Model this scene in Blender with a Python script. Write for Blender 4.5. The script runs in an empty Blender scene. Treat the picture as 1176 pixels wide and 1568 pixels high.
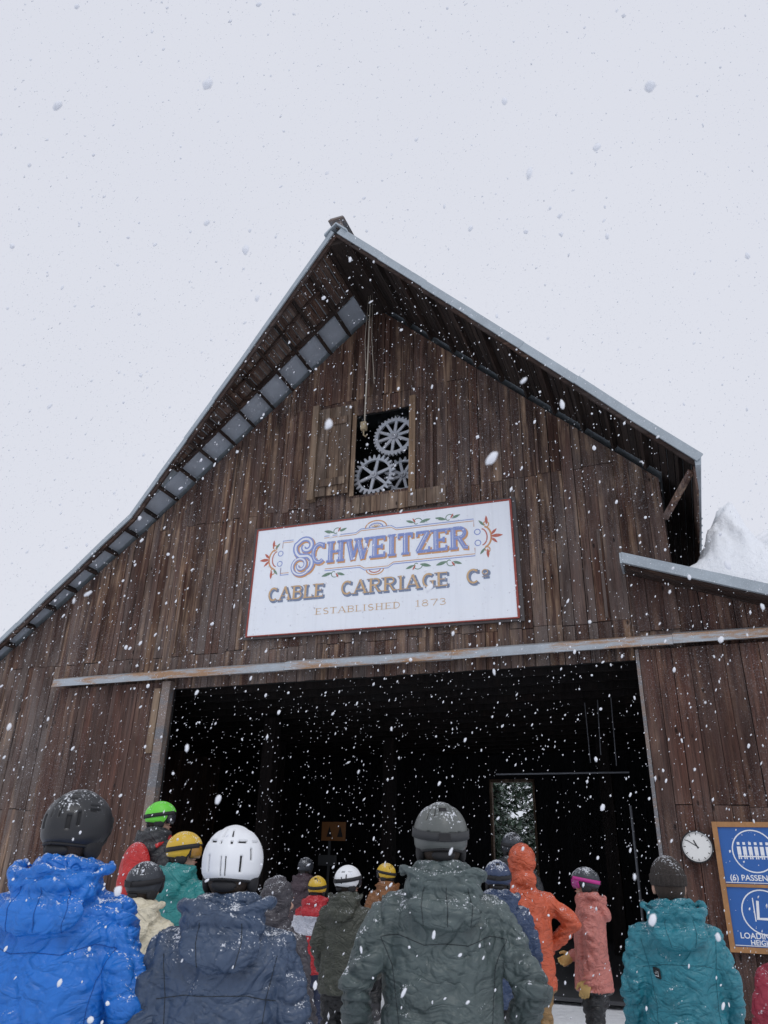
import bpy, bmesh, math, random
import numpy as np
from mathutils import Matrix, Vector, noise, Euler
from mathutils.bvhtree import BVHTree
random.seed(7); rng=np.random.default_rng(7)
scn=bpy.context.scene
rad=math.radians
# ---------------------------------------------------------------- materials
def newmat(name):
    m=bpy.data.materials.new(name); m.use_nodes=True
    nt=m.node_tree; b=nt.nodes['Principled BSDF']
    return m,nt,b
def N(nt,t,**k):
    n=nt.nodes.new(t)
    for a,v in k.items(): setattr(n,a,v)
    return n
def L(nt,a,b): nt.links.new(a,b)
def noise_n(nt,vec,scale,detail=4,rough=.55):
    n=N(nt,'ShaderNodeTexNoise'); n.inputs['Scale'].default_value=scale; n.inputs['Detail'].default_value=detail; n.inputs['Roughness'].default_value=rough
    if vec is not None: L(nt,vec,n.inputs['Vector'])
    return n
def ramp(nt,fac,stops):
    r=N(nt,'ShaderNodeValToRGB'); e=r.color_ramp.elements
    while len(e)<len(stops): e.new(.5)
    for i,(p,c) in enumerate(stops):
        e[i].position=p; e[i].color=(c[0],c[1],c[2],1) if hasattr(c,'__len__') else (c,c,c,1)
    L(nt,fac,r.inputs['Fac']); return r
def mix(nt,fac,a,b,bt='MIX'):
    m=N(nt,'ShaderNodeMix'); m.data_type='RGBA'; m.blend_type=bt
    for s,v in ((m.inputs[0],fac),(m.inputs[6],a),(m.inputs[7],b)):
        if isinstance(v,bpy.types.NodeSocket): L(nt,v,s)
        elif hasattr(v,'__len__'): s.default_value=(v[0],v[1],v[2],1)
        else: s.default_value=v
    return m.outputs[2]
def math_n(nt,op,a,b=None):
    m=N(nt,'ShaderNodeMath',operation=op)
    for i,v in enumerate((a,b)):
        if v is None: continue
        if isinstance(v,bpy.types.NodeSocket): L(nt,v,m.inputs[i])
        else: m.inputs[i].default_value=v
    return m.outputs[0]
def bump(nt,b,h,st=.3,dist=.01):
    n=N(nt,'ShaderNodeBump'); n.inputs['Strength'].default_value=st; n.inputs['Distance'].default_value=dist
    L(nt,h,n.inputs['Height']); L(nt,n.outputs[0],b.inputs['Normal']); return n
def snow_mask(nt,amount=.5,scale=110):
    g=N(nt,'ShaderNodeNewGeometry'); s=N(nt,'ShaderNodeSeparateXYZ'); L(nt,g.outputs['Normal'],s.inputs[0])
    mr=N(nt,'ShaderNodeMapRange'); mr.inputs[1].default_value=.15; mr.inputs[2].default_value=.95; L(nt,s.outputs[2],mr.inputs[0])
    tc=N(nt,'ShaderNodeTexCoord')
    n=noise_n(nt,tc.outputs['Object'],scale,3,.6); n2=noise_n(nt,tc.outputs['Object'],scale*.12,3,.55)
    v=math_n(nt,'ADD',math_n(nt,'MULTIPLY',n.outputs[0],.6),math_n(nt,'MULTIPLY',n2.outputs[0],.4))
    v=math_n(nt,'ADD',v,math_n(nt,'MULTIPLY',mr.outputs[0],.10*amount))
    r=ramp(nt,v,[(.615,0),(.66,.85)])
    return math_n(nt,'MULTIPLY',r.outputs[0],ramp(nt,mr.outputs[0],[(0,.0),(.3,1)]).outputs[0])
def simple(name,col,rough=.6,metal=0,var=.15,scale=8,bmp=0.0,snow=0):
    m,nt,b=newmat(name)
    tc=N(nt,'ShaderNodeTexCoord'); n=noise_n(nt,tc.outputs['Object'],scale,4)
    c=mix(nt,n.outputs[0],[x*(1-var) for x in col],[min(1,x*(1+var)) for x in col])
    if snow: c=mix(nt,snow_mask(nt,amount=snow),c,(.80,.83,.88))
    L(nt,c,b.inputs['Base Color']); b.inputs['Roughness'].default_value=rough; b.inputs['Metallic'].default_value=metal
    if bmp:
        n2=noise_n(nt,tc.outputs['Object'],scale*6,4); bump(nt,b,n2.outputs[0],bmp,.01)
    return m
def fabric(name,col,snow=.5,rough=.46):
    m,nt,b=newmat(name)
    tc=N(nt,'ShaderNodeTexCoord')
    n=noise_n(nt,tc.outputs['Object'],4,3)
    c=mix(nt,n.outputs[0],[x*.74 for x in col],[min(1,x*1.2) for x in col])
    wet=noise_n(nt,tc.outputs['Object'],9,5,.7); c=mix(nt,ramp(nt,wet.outputs[0],[(.52,0),(.70,.45)]).outputs[0],c,[x*.5 for x in col])
    if snow: c=mix(nt,snow_mask(nt,snow,140),c,(.80,.83,.88))
    L(nt,c,b.inputs['Base Color']); b.inputs['Roughness'].default_value=rough
    def crease(sc,dist):
        q=N(nt,'ShaderNodeMapping'); q.inputs['Scale'].default_value=sc; L(nt,tc.outputs['Object'],q.inputs[0])
        w=noise_n(nt,q.outputs[0],1,2,.4); w.inputs['Distortion'].default_value=dist
        return math_n(nt,'MINIMUM',math_n(nt,'MULTIPLY',math_n(nt,'ABSOLUTE',math_n(nt,'SUBTRACT',w.outputs[0],.5)),8.0),1.0)
    cr=crease((6,6,9),1.4); cr2=crease((11,11,20),1.0)
    w2=noise_n(nt,tc.outputs['Object'],30,4,.55); fine=noise_n(nt,tc.outputs['Object'],500,1)
    h=math_n(nt,'ADD',math_n(nt,'ADD',cr,math_n(nt,'MULTIPLY',cr2,.5)),math_n(nt,'ADD',math_n(nt,'MULTIPLY',w2.outputs[0],.45),math_n(nt,'MULTIPLY',fine.outputs[0],.04)))
    bump(nt,b,h,.62,.011)
    return m
def wood(name,dark,mid,light,grey,tan_amt=.5,grey_amt=.4,axis=2,frost=0,zfade=False):
    m,nt,b=newmat(name)
    g=N(nt,'ShaderNodeNewGeometry'); tc=N(nt,'ShaderNodeTexCoord')
    off=N(nt,'ShaderNodeVectorMath',operation='SCALE'); cx=N(nt,'ShaderNodeCombineXYZ')
    for i in range(3): L(nt,g.outputs['Random Per Island'],cx.inputs[i])
    L(nt,cx.outputs[0],off.inputs[0]); off.inputs['Scale'].default_value=37
    ad=N(nt,'ShaderNodeVectorMath',operation='ADD'); L(nt,tc.outputs['Object'],ad.inputs[0]); L(nt,off.outputs[0],ad.inputs[1])
    def mp(sc,src=ad.outputs[0]):
        q=N(nt,'ShaderNodeMapping'); s=[sc[0]]*3; s[axis]=sc[1]; q.inputs['Scale'].default_value=s; L(nt,src,q.inputs['Vector']); return q.outputs[0]
    grain=noise_n(nt,mp((55,1.4)),1,5,.65)
    streak=noise_n(nt,mp((11,.55)),1,5,.6)
    blot=noise_n(nt,mp((1.0,.5),tc.outputs['Object']),1,5,.65)
    c=mix(nt,ramp(nt,grain.outputs[0],[(.30,0),(.66,1)]).outputs[0],dark,mid)
    rnd=g.outputs['Random Per Island']
    c=mix(nt,math_n(nt,'MULTIPLY',rnd,.72),c,dark)
    f1=ramp(nt,streak.outputs[0],[(.46,0),(.66,1)]); f1b=ramp(nt,blot.outputs[0],[(.44,.10),(.60,1)])
    tf=math_n(nt,'MULTIPLY',math_n(nt,'MULTIPLY',f1.outputs[0],f1b.outputs[0]),tan_amt)
    c=mix(nt,tf,c,light)
    blot2=noise_n(nt,mp((1.7,.3)),1,4,.6)
    gf=math_n(nt,'MULTIPLY',ramp(nt,blot2.outputs[0],[(.38,0),(.6,1)]).outputs[0],grey_amt)
    if zfade:
        sp=N(nt,'ShaderNodeSeparateXYZ'); L(nt,tc.outputs['Object'],sp.inputs[0])
        mr=N(nt,'ShaderNodeMapRange'); mr.inputs[1].default_value=11.5; mr.inputs[2].default_value=4; mr.inputs[3].default_value=.15; mr.inputs[4].default_value=1.35; L(nt,sp.outputs[2],mr.inputs[0])
        gf=math_n(nt,'MULTIPLY',gf,mr.outputs[0])
    c=mix(nt,gf,c,grey)
    st=noise_n(nt,mp((16,.8),tc.outputs['Object']),1,4,.7)
    c=mix(nt,math_n(nt,'MULTIPLY',ramp(nt,st.outputs[0],[(.53,0),(.70,1)]).outputs[0],.8),c,[x*.4 for x in dark])
    st2=noise_n(nt,mp((2.6,.55),tc.outputs['Object']),1,5,.7)
    c=mix(nt,math_n(nt,'MULTIPLY',ramp(nt,st2.outputs[0],[(.50,0),(.66,1)]).outputs[0],.65),c,[x*.8 for x in dark])
    vo=N(nt,'ShaderNodeTexVoronoi'); vo.inputs['Scale'].default_value=1; L(nt,mp((5,2.2)),vo.inputs['Vector'])
    c=mix(nt,ramp(nt,vo.outputs['Distance'],[(.06,.85),(.11,0)]).outputs[0],c,[x*.3 for x in dark])
    if frost:
        fr=noise_n(nt,tc.outputs['Object'],60,3,.7); fb=noise_n(nt,tc.outputs['Object'],.5,3,.6)
        fm=math_n(nt,'MULTIPLY',ramp(nt,fr.outputs[0],[(.54,0),(.7,1)]).outputs[0],ramp(nt,fb.outputs[0],[(.4,0),(.62,1)]).outputs[0])
        c=mix(nt,math_n(nt,'MULTIPLY',fm,frost),c,(.5,.52,.56))
    L(nt,c,b.inputs['Base Color']); b.inputs['Roughness'].default_value=.85; b.inputs['Specular IOR Level'].default_value=.25
    bump(nt,b,math_n(nt,'ADD',grain.outputs[0],math_n(nt,'MULTIPLY',streak.outputs[0],.8)),.7,.014)
    return m
M={}
M['wall']=wood('weathered_barn_wood',(.032,.016,.012),(.150,.074,.054),(.44,.29,.185),(.185,.162,.152),.85,.42,frost=.4,zfade=True)
M['door']=wood('red_barn_wood',(.032,.016,.013),(.150,.068,.050),(.32,.19,.125),(.15,.12,.108),.5,.33,frost=.4)
M['tan']=wood('tan_wood',(.12,.075,.045),(.40,.26,.16),(.58,.42,.28),(.30,.26,.22),.6,.3)
M['shut']=wood('shutter_wood',(.055,.034,.024),(.24,.15,.098),(.52,.38,.26),(.26,.22,.19),.85,.35)
M['dark']=wood('interior_wood_gloom_haze',(.006,.006,.008),(.017,.017,.020),(.02,.019,.020),(.02,.023,.028),.3,.3)  # interior gloom and bluish snow haze are put into this colour
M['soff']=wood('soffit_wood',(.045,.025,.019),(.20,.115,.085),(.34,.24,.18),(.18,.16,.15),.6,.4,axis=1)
M['soff_shaded']=wood('soffit_wood_shaded',(.010,.007,.006),(.045,.027,.021),(.08,.055,.04),(.05,.045,.045),.5,.3,axis=1)  # darker copy of the soffit wood, with the overhang's shade in its colour
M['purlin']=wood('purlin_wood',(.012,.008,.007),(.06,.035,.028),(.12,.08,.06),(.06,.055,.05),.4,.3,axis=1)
M['rake']=wood('rake_wood',(.02,.012,.01),(.10,.055,.04),(.22,.14,.10),(.11,.10,.10),.4,.3,axis=0)
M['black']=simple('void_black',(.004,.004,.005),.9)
def metal_mat(name,base,rust=.0):
    m,nt,b=newmat(name); tc=N(nt,'ShaderNodeTexCoord')
    n=noise_n(nt,tc.outputs['Object'],3,5,.7); c=mix(nt,n.outputs[0],[x*.7 for x in base],[min(1,x*1.25) for x in base])
    q=N(nt,'ShaderNodeMapping'); q.inputs['Scale'].default_value=(.7,3,5); L(nt,tc.outputs['Object'],q.inputs[0])
    r=noise_n(nt,q.outputs[0],1.0,6,.75)
    if rust: c=mix(nt,math_n(nt,'MULTIPLY',ramp(nt,r.outputs[0],[(.45,0),(.55,1)]).outputs[0],rust),c,(.34,.17,.06))
    f=noise_n(nt,tc.outputs['Object'],90,2); c=mix(nt,ramp(nt,f.outputs[0],[(.62,0),(.7,.6)]).outputs[0],c,(.7,.73,.78))
    L(nt,c,b.inputs['Base Color']); b.inputs['Roughness'].default_value=.5; b.inputs['Metallic'].default_value=.2
    bump(nt,b,n.outputs[0],.2,.02); return m
M['galv']=metal_mat('galvanised_metal',(.36,.41,.45))
M['rail']=metal_mat('rail_metal',(.38,.42,.46),.85)
M['jamb']=metal_mat('jamb_metal',(.17,.17,.18),.3)
M['dframe']=simple('sign_outer_frame',(.08,.07,.07),.7,0,.4,10)
M['panel']=metal_mat('roof_sheet_snowlit',(.50,.56,.64))  # paler and bluer than the roof metal: snow reflection put into the colour
M['gear']=metal_mat('gear_metal',(.40,.43,.48),.1)
M['trimred']=simple('sign_red_paint',(.30,.06,.045),.6,0,.5,20)
M['ropes']=simple('rope_fibre',(.45,.40,.33),.9)
M['brass']=simple('pulley_block',(.30,.24,.15),.6)
m,nt,b=newmat('snow'); tc=N(nt,'ShaderNodeTexCoord')
n=noise_n(nt,tc.outputs['Object'],1.2,6,.6); n2=noise_n(nt,tc.outputs['Object'],9,6,.6)
L(nt,mix(nt,n.outputs[0],(.78,.81,.86),(.88,.90,.93)),b.inputs['Base Color']); b.inputs['Roughness'].default_value=.7
bump(nt,b,math_n(nt,'ADD',n.outputs[0],n2.outputs[0]),.6,.08); M['snow']=m
m,nt,b=newmat('hill_snow'); tc=N(nt,'ShaderNodeTexCoord')
n=noise_n(nt,tc.outputs['Object'],.06,7,.65)
L(nt,mix(nt,ramp(nt,n.outputs[0],[(.4,0),(.6,1)]).outputs[0],(.74,.77,.81),(.93,.94,.97)),b.inputs['Base Color']); b.inputs['Roughness'].default_value=.8
bump(nt,b,n.outputs[0],.8,6); M['hill']=m
m,nt,b=newmat('snowflake'); b.inputs['Base Color'].default_value=(.78,.80,.85,1); b.inputs['Roughness'].default_value=.7
b.inputs['Specular IOR Level'].default_value=.2; M['flake']=m
# ---------------------------------------------------------------- geometry helpers
def mesh_obj(name,verts,faces,mats,parent=None,smooth=False,midx=None,mw=None):
    me=bpy.data.meshes.new(name); me.from_pydata([tuple(v) for v in verts],[],faces)
    for mm in (mats if isinstance(mats,(list,tuple)) else [mats]): me.materials.append(mm)
    if midx: me.polygons.foreach_set('material_index',midx)
    if smooth: me.polygons.foreach_set('use_smooth',[True]*len(me.polygons))
    me.update(); ob=bpy.data.objects.new(name,me); scn.collection.objects.link(ob)
    if parent: ob.parent=parent
    if mw is not None: ob.matrix_world=mw
    return ob
class G:
    def __init__(s): s.v=[]; s.f=[]; s.m=[]
    def add(s,v,f,mi=0):
        o=len(s.v); s.v+= [tuple(x) for x in v]; s.f+=[tuple(i+o for i in q) for q in f]; s.m+=[mi]*len(f)
    def box(s,x0,x1,y0,y1,z0,z1,mi=0):
        v=[(x,y,z) for z in (z0,z1) for y in (y0,y1) for x in (x0,x1)]
        s.add(v,[(0,2,3,1),(4,5,7,6),(0,1,5,4),(2,6,7,3),(0,4,6,2),(1,3,7,5)],mi)
    def prism(s,quad,y0,y1,mi=0):
        n=len(quad); v=[(x,y0,z) for x,z in quad]+[(x,y1,z) for x,z in quad]
        f=[tuple(range(n)),tuple(reversed(range(n,2*n)))]+[(i,i+n,(i+1)%n+n,(i+1)%n) for i in range(n)]
        s.add(v,f,mi)
    def hexa(s,a,b,mi=0):
        s.add(list(a)+list(b),[(3,2,1,0),(4,5,6,7),(0,1,5,4),(1,2,6,5),(2,3,7,6),(3,0,4,7)],mi)
    def beam(s,p,q,w,h,mi=0):
        p=Vector(p);q=Vector(q); d=(q-p).normalized(); up=Vector((0,0,1)) if abs(d.z)<.95 else Vector((0,1,0))
        a=d.cross(up).normalized(); c=a.cross(d).normalized(); a*=w/2; c*=h/2
        s.hexa([p-a-c,p+a-c,p+a+c,p-a+c],[q-a-c,q+a-c,q+a+c,q-a+c],mi)
    def tube(s,pts,r,n=8,mi=0):
        pts=[Vector(p) for p in pts]; k=len(pts); rs=r if hasattr(r,'__len__') else [r]*k; v=[]
        for i,p in enumerate(pts):
            d=(pts[min(i+1,k-1)]-pts[max(i-1,0)]).normalized(); up=Vector((0,0,1)) if abs(d.z)<.9 else Vector((0,1,0))
            a=d.cross(up).normalized(); c=a.cross(d)
            for j in range(n): t=2*math.pi*j/n; v.append(p+(a*math.cos(t)+c*math.sin(t))*rs[i])
        f=[(i*n+j,i*n+(j+1)%n,(i+1)*n+(j+1)%n,(i+1)*n+j) for i in range(k-1) for j in range(n)]
        f+=[tuple(reversed(range(n))),tuple(range((k-1)*n,k*n))]; s.add(v,f,mi)
    def ell(s,c,r,nu=20,nv=12,mi=0,rot=None):
        c=Vector(c); v=[Vector((0,0,1))]
        for i in range(1,nv):
            a=math.pi*i/nv
            for j in range(nu): t=2*math.pi*j/nu; v.append(Vector((math.sin(a)*math.cos(t),math.sin(a)*math.sin(t),math.cos(a))))
        v.append(Vector((0,0,-1))); v=[Vector((p.x*r[0],p.y*r[1],p.z*r[2])) for p in v]
        if rot: E=Euler(rot).to_matrix(); v=[E@p for p in v]
        v=[p+c for p in v]; f=[(0,1+j,1+(j+1)%nu) for j in range(nu)]
        for i in range(nv-2):
            for j in range(nu): a=1+i*nu+j; b2=1+i*nu+(j+1)%nu; f.append((a,a+nu,b2+nu,b2))
        l=len(v)-1; f+=[(l,l-nu+(j+1)%nu,l-nu+j) for j in range(nu)]
        s.add(v,f,mi)
    def caps(s,pts,rs,mi=0,n=16):
        for i in range(len(pts)-1): s.tube([pts[i],pts[i+1]],[rs[i],rs[i+1]],n,mi)
        for p,r in zip(pts,rs): s.ell(p,(r,r,r),n,10,mi)
    def loft(s,rings,n=30,e=2.3,mi=0):
        v=[]
        for (z,hx,hy,cy) in rings:
            for j in range(n):
                t=2*math.pi*j/n; c,si=math.cos(t),math.sin(t)
                v.append((hx*math.copysign(abs(c)**(2/e),c),cy+hy*math.copysign(abs(si)**(2/e),si),z))
        k=len(rings); f=[(i*n+j,i*n+(j+1)%n,(i+1)*n+(j+1)%n,(i+1)*n+j) for i in range(k-1) for j in range(n)]
        f+=[tuple(reversed(range(n))),tuple(range((k-1)*n,k*n))]; s.add(v,f,mi)
    def obj(s,name,mats,parent=None,smooth=False,mw=None): return mesh_obj(name,s.v,s.f,mats,parent,smooth,s.m,mw)
def empty(name,mw=None,loc=None,rotz=0,scale=1):
    e=bpy.data.objects.new(name,None); scn.collection.objects.link(e); e.empty_display_size=.2
    if mw is not None: e.matrix_world=mw
    if loc is not None: e.location=loc; e.rotation_euler=(0,0,rotz); e.scale=(scale,)*3
    return e
# ---------------------------------------------------------------- barn frame
A=rad(21.7); nvec=Vector((math.sin(A),math.cos(A),0)); BM=Matrix.Translation(nvec*11.2)@Matrix.Rotation(-A,4,'Z')
BMi=BM.inverted()
RID=(-4.68,11.82); BRK=(-9.55,7.60); EL=(-13.9,4.15); ER=(.62,6.68)
DEP=9.6
def roofz(u):
    if u<BRK[0]: return EL[1]+(u-EL[0])*(BRK[1]-EL[1])/(BRK[0]-EL[0])
    if u<RID[0]: return BRK[1]+(u-BRK[0])*(RID[1]-BRK[1])/(RID[0]-BRK[0])
    return RID[1]+(u-RID[0])*(ER[1]-RID[1])/(ER[0]-RID[0])
OR=2.12
def over(u):
    if u<BRK[0]: return .22+(u-EL[0])*(.48-.22)/(BRK[0]-EL[0])
    if u<RID[0]: return .48+(u-BRK[0])*(OR-.48)/(RID[0]-BRK[0])
    return OR+(u-RID[0])*(1.2-OR)/(ER[0]-RID[0])
barn=empty('barn',BM)
def planks(g,u0,u1,zb,zt,opens,w,wid=(.13,.23),th=.025,gap=.005,split=None,mi=0,jit=.008):
    cuts=[u0]; edges=sorted(set([e for o in opens for e in o[:2] if u0<e<u1]+[u1]+([e for e in (RID[0],BRK[0]) if u0<e<u1])))
    for e in edges:
        while cuts[-1]<e-.001:
            nx=cuts[-1]+random.uniform(*wid)
            if nx>e-.09: nx=e
            cuts.append(nx)
    for a,b2 in zip(cuts,cuts[1:]):
        c=(a+b2)/2; a+=gap/2*random.uniform(.4,2.6); b2-=gap/2*random.uniform(.4,2.6)
        segs=[(zb(c) if callable(zb) else zb, 99)]
        for (o0,o1,z0,z1) in opens:
            if o0<c<o1:
                ns=[]
                for s0,s1 in segs:
                    if z1<=s0 or z0>=s1: ns.append((s0,s1)); continue
                    if z0>s0: ns.append((s0,z0))
                    if z1<s1: ns.append((z1,s1))
                segs=ns
        for s0,s1 in segs:
            cc=[s0]
            if split:
                for sp in split:
                    q=sp+random.uniform(-.02,.02)
                    if s0+.3<q<min(s1,(zt(c) if callable(zt) else zt))-.3 and random.random()<.75: cc.append(q)
            cc.append(s1)
            for z0,z1 in zip(cc,cc[1:]):
                ta=min(z1,zt(a) if callable(zt) else zt)-.004; tb=min(z1,zt(b2) if callable(zt) else zt)-.004
                if ta<=z0+.02 or tb<=z0+.02: continue
                dw=random.uniform(-jit,jit); bt=random.uniform(0,.012) if z0>.3 else 0
                tilt=random.uniform(-.005,.005)
                F=[(a,w+dw,z0+bt),(b2,w+dw+tilt,z0+bt),(b2,w+dw+tilt,tb),(a,w+dw,ta)]
                K=[(x,y+th,z) for x,y,z in F]
                g.hexa(F,K,mi)
WL=-13.5; WR=.14
door=(-8.38,-.52,-1,4.30); win=(-5.09,-3.98,7.62,9.33)
g=G()
planks(g,WL,WR,-.2,lambda u:roofz(u)-.02,[door,win],-.025,split=[2.3,4.9,7.5,9.7])
for k in range(26):
    u=random.uniform(-12.5,-.3); zt=roofz(u)-.15; z0=random.choice([4.95,7.5,9.6])
    if -7.1<u<-2.0 and z0<7.5: z0=7.5
    if -6.1<u<-3.7 : z0=9.7
    if zt-z0>.5: g.box(u-.022,u+.022,-.062,-.036,z0,min(zt,z0+random.uniform(1.2,2.6)))
g.obj('front_wall_boards',M['wall'],barn)
LE=(-.52,5.62); LR=(3.4,4.16)
lz=lambda u: LE[1]+(u-LE[0])*(LR[1]-LE[1])/(LR[0]-LE[0])
g=G(); planks(g,WR,3.2,-.2,lambda u:lz(u)-.02,[],-.022,split=[2.3,4.4]); planks(g,-.45,WR,4.70,lambda u:lz(u)-.02,[],-.062,split=None)
g.obj('lean_to_wall_boards',M['door'],barn)
g=G()
def back(u0,u1,z0,zt0,zt1): g.prism([(u0,z0),(u1,z0),(u1,zt1),(u0,zt0)],.006,.05)
def bz(u): return roofz(u)-.03
for a,b2,z0 in [(WL,BRK[0],-.2),(BRK[0],-8.38,-.2),(-8.38,-5.09,4.30),(-5.09,RID[0],9.33),(RID[0],-3.98,9.33),(-3.98,-.52,4.30),(-.52,WR,-.2)]:
    back(a,b2,z0,bz(a),bz(b2))
g.prism([(-5.09,4.30),(-3.98,4.30),(-3.98,7.62),(-5.09,7.62)],.006,.05)
g.prism([(WR,-.2),(3.2,-.2),(3.2,lz(3.2)-.03),(WR,lz(WR)-.03)],.006,.05)
g.obj('wall_backing',M['black'],barn)
g=G()
for (u,zt) in ((WL,roofz(WL)),(WR,roofz(WR))):
    y=.06
    while y<DEP:
        w_=random.uniform(.14,.22); g.box(u-.03 if u<-5 else u-.02,u+.0 if u<-5 else u+.012,y,min(y+w_-.006,DEP),-.2,zt-.05); y+=w_
    g.box(u+.002 if u<-5 else u-.05,u+.03 if u<-5 else u-.022,.06,DEP,-.2,zt-.05,0)
g.box(3.19,3.22,.06,6,-.2,lz(3.2)-.04)
g.obj('side_wall_boards',M['door'],barn)
bo=(-4.98,-3.90,-.2,3.60)
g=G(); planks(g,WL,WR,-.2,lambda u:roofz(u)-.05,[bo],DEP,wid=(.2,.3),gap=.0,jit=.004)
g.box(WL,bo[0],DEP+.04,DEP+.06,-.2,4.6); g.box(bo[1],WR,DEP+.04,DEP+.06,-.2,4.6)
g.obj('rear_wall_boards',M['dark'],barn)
g=G(); g.box(bo[0]-.06,bo[0],DEP-.05,DEP+.1,0,3.66); g.box(bo[1],bo[1]+.06,DEP-.05,DEP+.1,0,3.66); g.box(bo[0]-.06,bo[1]+.06,DEP-.052,DEP+.102,3.6,3.67)
g.obj('rear_door_frame',M['shut'],barn)
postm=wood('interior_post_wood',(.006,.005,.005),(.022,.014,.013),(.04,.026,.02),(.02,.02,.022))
g=G(); g.box(WL+.05,WR-.06,.06,DEP-.05,4.50,4.56)
for i in range(14):
    y=.5+i*.66; g.box(WL+.06,WR-.07,y,y+.09,4.3,4.499)
for (u,y) in [(-8.03,3.0),(-9.6,6.2),(-6.6,6.2),(-1.7,6.2)]: g.box(u-.13,u+.13,y-.13,y+.13,0,4.29)
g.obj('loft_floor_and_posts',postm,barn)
g=G(); g.box(WL+.04,WR-.06,.35,DEP-.02,.03,.075); g.obj('added_dark_floor',simple('dark_bounce_stop',(.05,.052,.058),.5,0,.4,3),barn)  # dark floor added so ground snow does not bounce light into the interior
g=G(); g.box(-5.6,-3.4,1.2,1.24,7.2,9.8); g.obj('window_dark_sheet',M['black'],barn)  # black sheet standing in for the shade of the room behind the window
def slab(g,p0,p1,th,f0,f1,yb,mi=0):
    (x0,z0),(x1,z1)=p0,p1
    d=Vector((x1-x0,0,z1-z0)).normalized(); nn=Vector((-d.z,0,d.x))
    if nn.z<0: nn=-nn
    o=nn*th
    a=[(x0,-f0,z0),(x1,-f1,z1),(x1+o.x,-f1,z1+o.z),(x0+o.x,-f0,z0+o.z)]
    b2=[(x,yb,z) for x,y,z in a]; g.hexa(a,b2,mi)
def offp(p,d,p2):
    v=Vector((p2[0]-p[0],p2[1]-p[1])).normalized(); nn=Vector((-v.y,v.x)); nn=-nn if nn.y<0 else nn
    return (p[0]+nn.x*d,p[1]+nn.y*d)
g=G()
YB=DEP+.6
slab(g,offp(RID,.10,BRK),offp(BRK,.10,RID),.03,over(RID[0]),over(BRK[0]),YB)
slab(g,offp(BRK,.10,EL),offp(EL,.10,BRK),.03,over(BRK[0]),over(EL[0]),YB)
slab(g,offp(RID,.10,ER),offp(ER,.10,RID),.03,over(RID[0]),over(ER[0]),YB)
for (P,Q) in ((RID,BRK),(BRK,EL),(RID,ER)):
    a=offp(P,.145,Q); b2=offp(Q,.145,P); y=1.0
    while y<YB-.1: g.beam((a[0],y,a[1]),(b2[0],y,b2[1]),.03,.03); y+=.3
def edge(g,P,Q,hi,lo,t1=.03,nseg=7):
    for k in range(nseg):
        s0,s1=k/nseg,(k+1)/nseg
        P2=(P[0]+(Q[0]-P[0])*s0,P[1]+(Q[1]-P[1])*s0); Q2=(P[0]+(Q[0]-P[0])*s1,P[1]+(Q[1]-P[1])*s1)
        dz=random.uniform(-.008,.008); tt=t1+random.uniform(-.004,.004)
        a0=offp(P2,lo+dz,Q2);a1=offp(P2,hi+dz,Q2);b0=offp(Q2,lo-dz,P2);b1=offp(Q2,hi-dz,P2)
        f0=over(P[0])+(over(Q[0])-over(P[0]))*s0;f1=over(P[0])+(over(Q[0])-over(P[0]))*s1
        g.hexa([(a0[0],-f0-tt,a0[1]),(b0[0],-f1-tt,b0[1]),(b1[0],-f1-tt,b1[1]),(a1[0],-f0-tt,a1[1])],
           [(a0[0],-f0-.002,a0[1]),(b0[0],-f1-.002,b0[1]),(b1[0],-f1-.002,b1[1]),(a1[0],-f0-.002,a1[1])])
edge(g,RID,ER,.165,.035); edge(g,RID,BRK,.15,.06); edge(g,BRK,EL,.15,.055)
g.box(ER[0]+.0,ER[0]+.07,-1.2,YB,ER[1]-.02,ER[1]+.12)
g.prism([(RID[0]-.22,RID[1]+.02),(RID[0],RID[1]+.23),(RID[0]+.22,RID[1]+.0),(RID[0]+.22,RID[1]+.04),(RID[0],RID[1]+.27),(RID[0]-.22,RID[1]+.06)],-over(RID[0])-.05,YB)
g.obj('roof_metal',M['galv'],barn)
g=G(); g.prism([(RID[0]-.13,RID[1]+.2),(RID[0]+.11,RID[1]+.2),(RID[0]+.07,RID[1]+.36),(RID[0]-.09,RID[1]+.36)],-over(RID[0])+.02,-over(RID[0])+.7)
g.prism([(RID[0]-.17,RID[1]+.362),(RID[0]+.15,RID[1]+.362),(RID[0]+.12,RID[1]+.40),(RID[0]-.12,RID[1]+.40)],-over(RID[0])-.04,-over(RID[0])+.76)
g.obj('ridge_vent',M['jamb'],barn)
g=G()
for P,Q in ((RID,BRK),(BRK,EL),(RID,ER)):
    a=offp(P,-.02,Q); b2=offp(Q,-.02,P); hi=offp(P,.098,Q); hj=offp(Q,.098,P); f0,f1=over(P[0]),over(Q[0])
    g.hexa([(a[0],-f0+.004,a[1]),(b2[0],-f1+.004,b2[1]),(hj[0],-f1+.004,hj[1]),(hi[0],-f0+.004,hi[1])],
           [(a[0],-f0+.05,a[1]),(b2[0],-f1+.05,b2[1]),(hj[0],-f1+.05,hj[1]),(hi[0],-f0+.05,hi[1])])
g.beam((-5.0,-.80,roofz(-5.0)+.02),(-8.6,-.62,roofz(-8.6)+.02),.05,.09)
g.beam((-5.2,-1.45,roofz(-5.2)+.03),(-7.2,-1.05,roofz(-7.2)+.03),.04,.07)
g.obj('barge_rafters',M['rake'],barn)
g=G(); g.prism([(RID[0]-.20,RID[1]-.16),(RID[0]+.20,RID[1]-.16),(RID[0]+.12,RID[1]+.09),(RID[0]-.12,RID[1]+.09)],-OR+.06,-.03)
g.obj('ridge_beam',M['soff_shaded'],barn)
gp=G(); gs=G(); gm=G(); gd=G()
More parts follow.
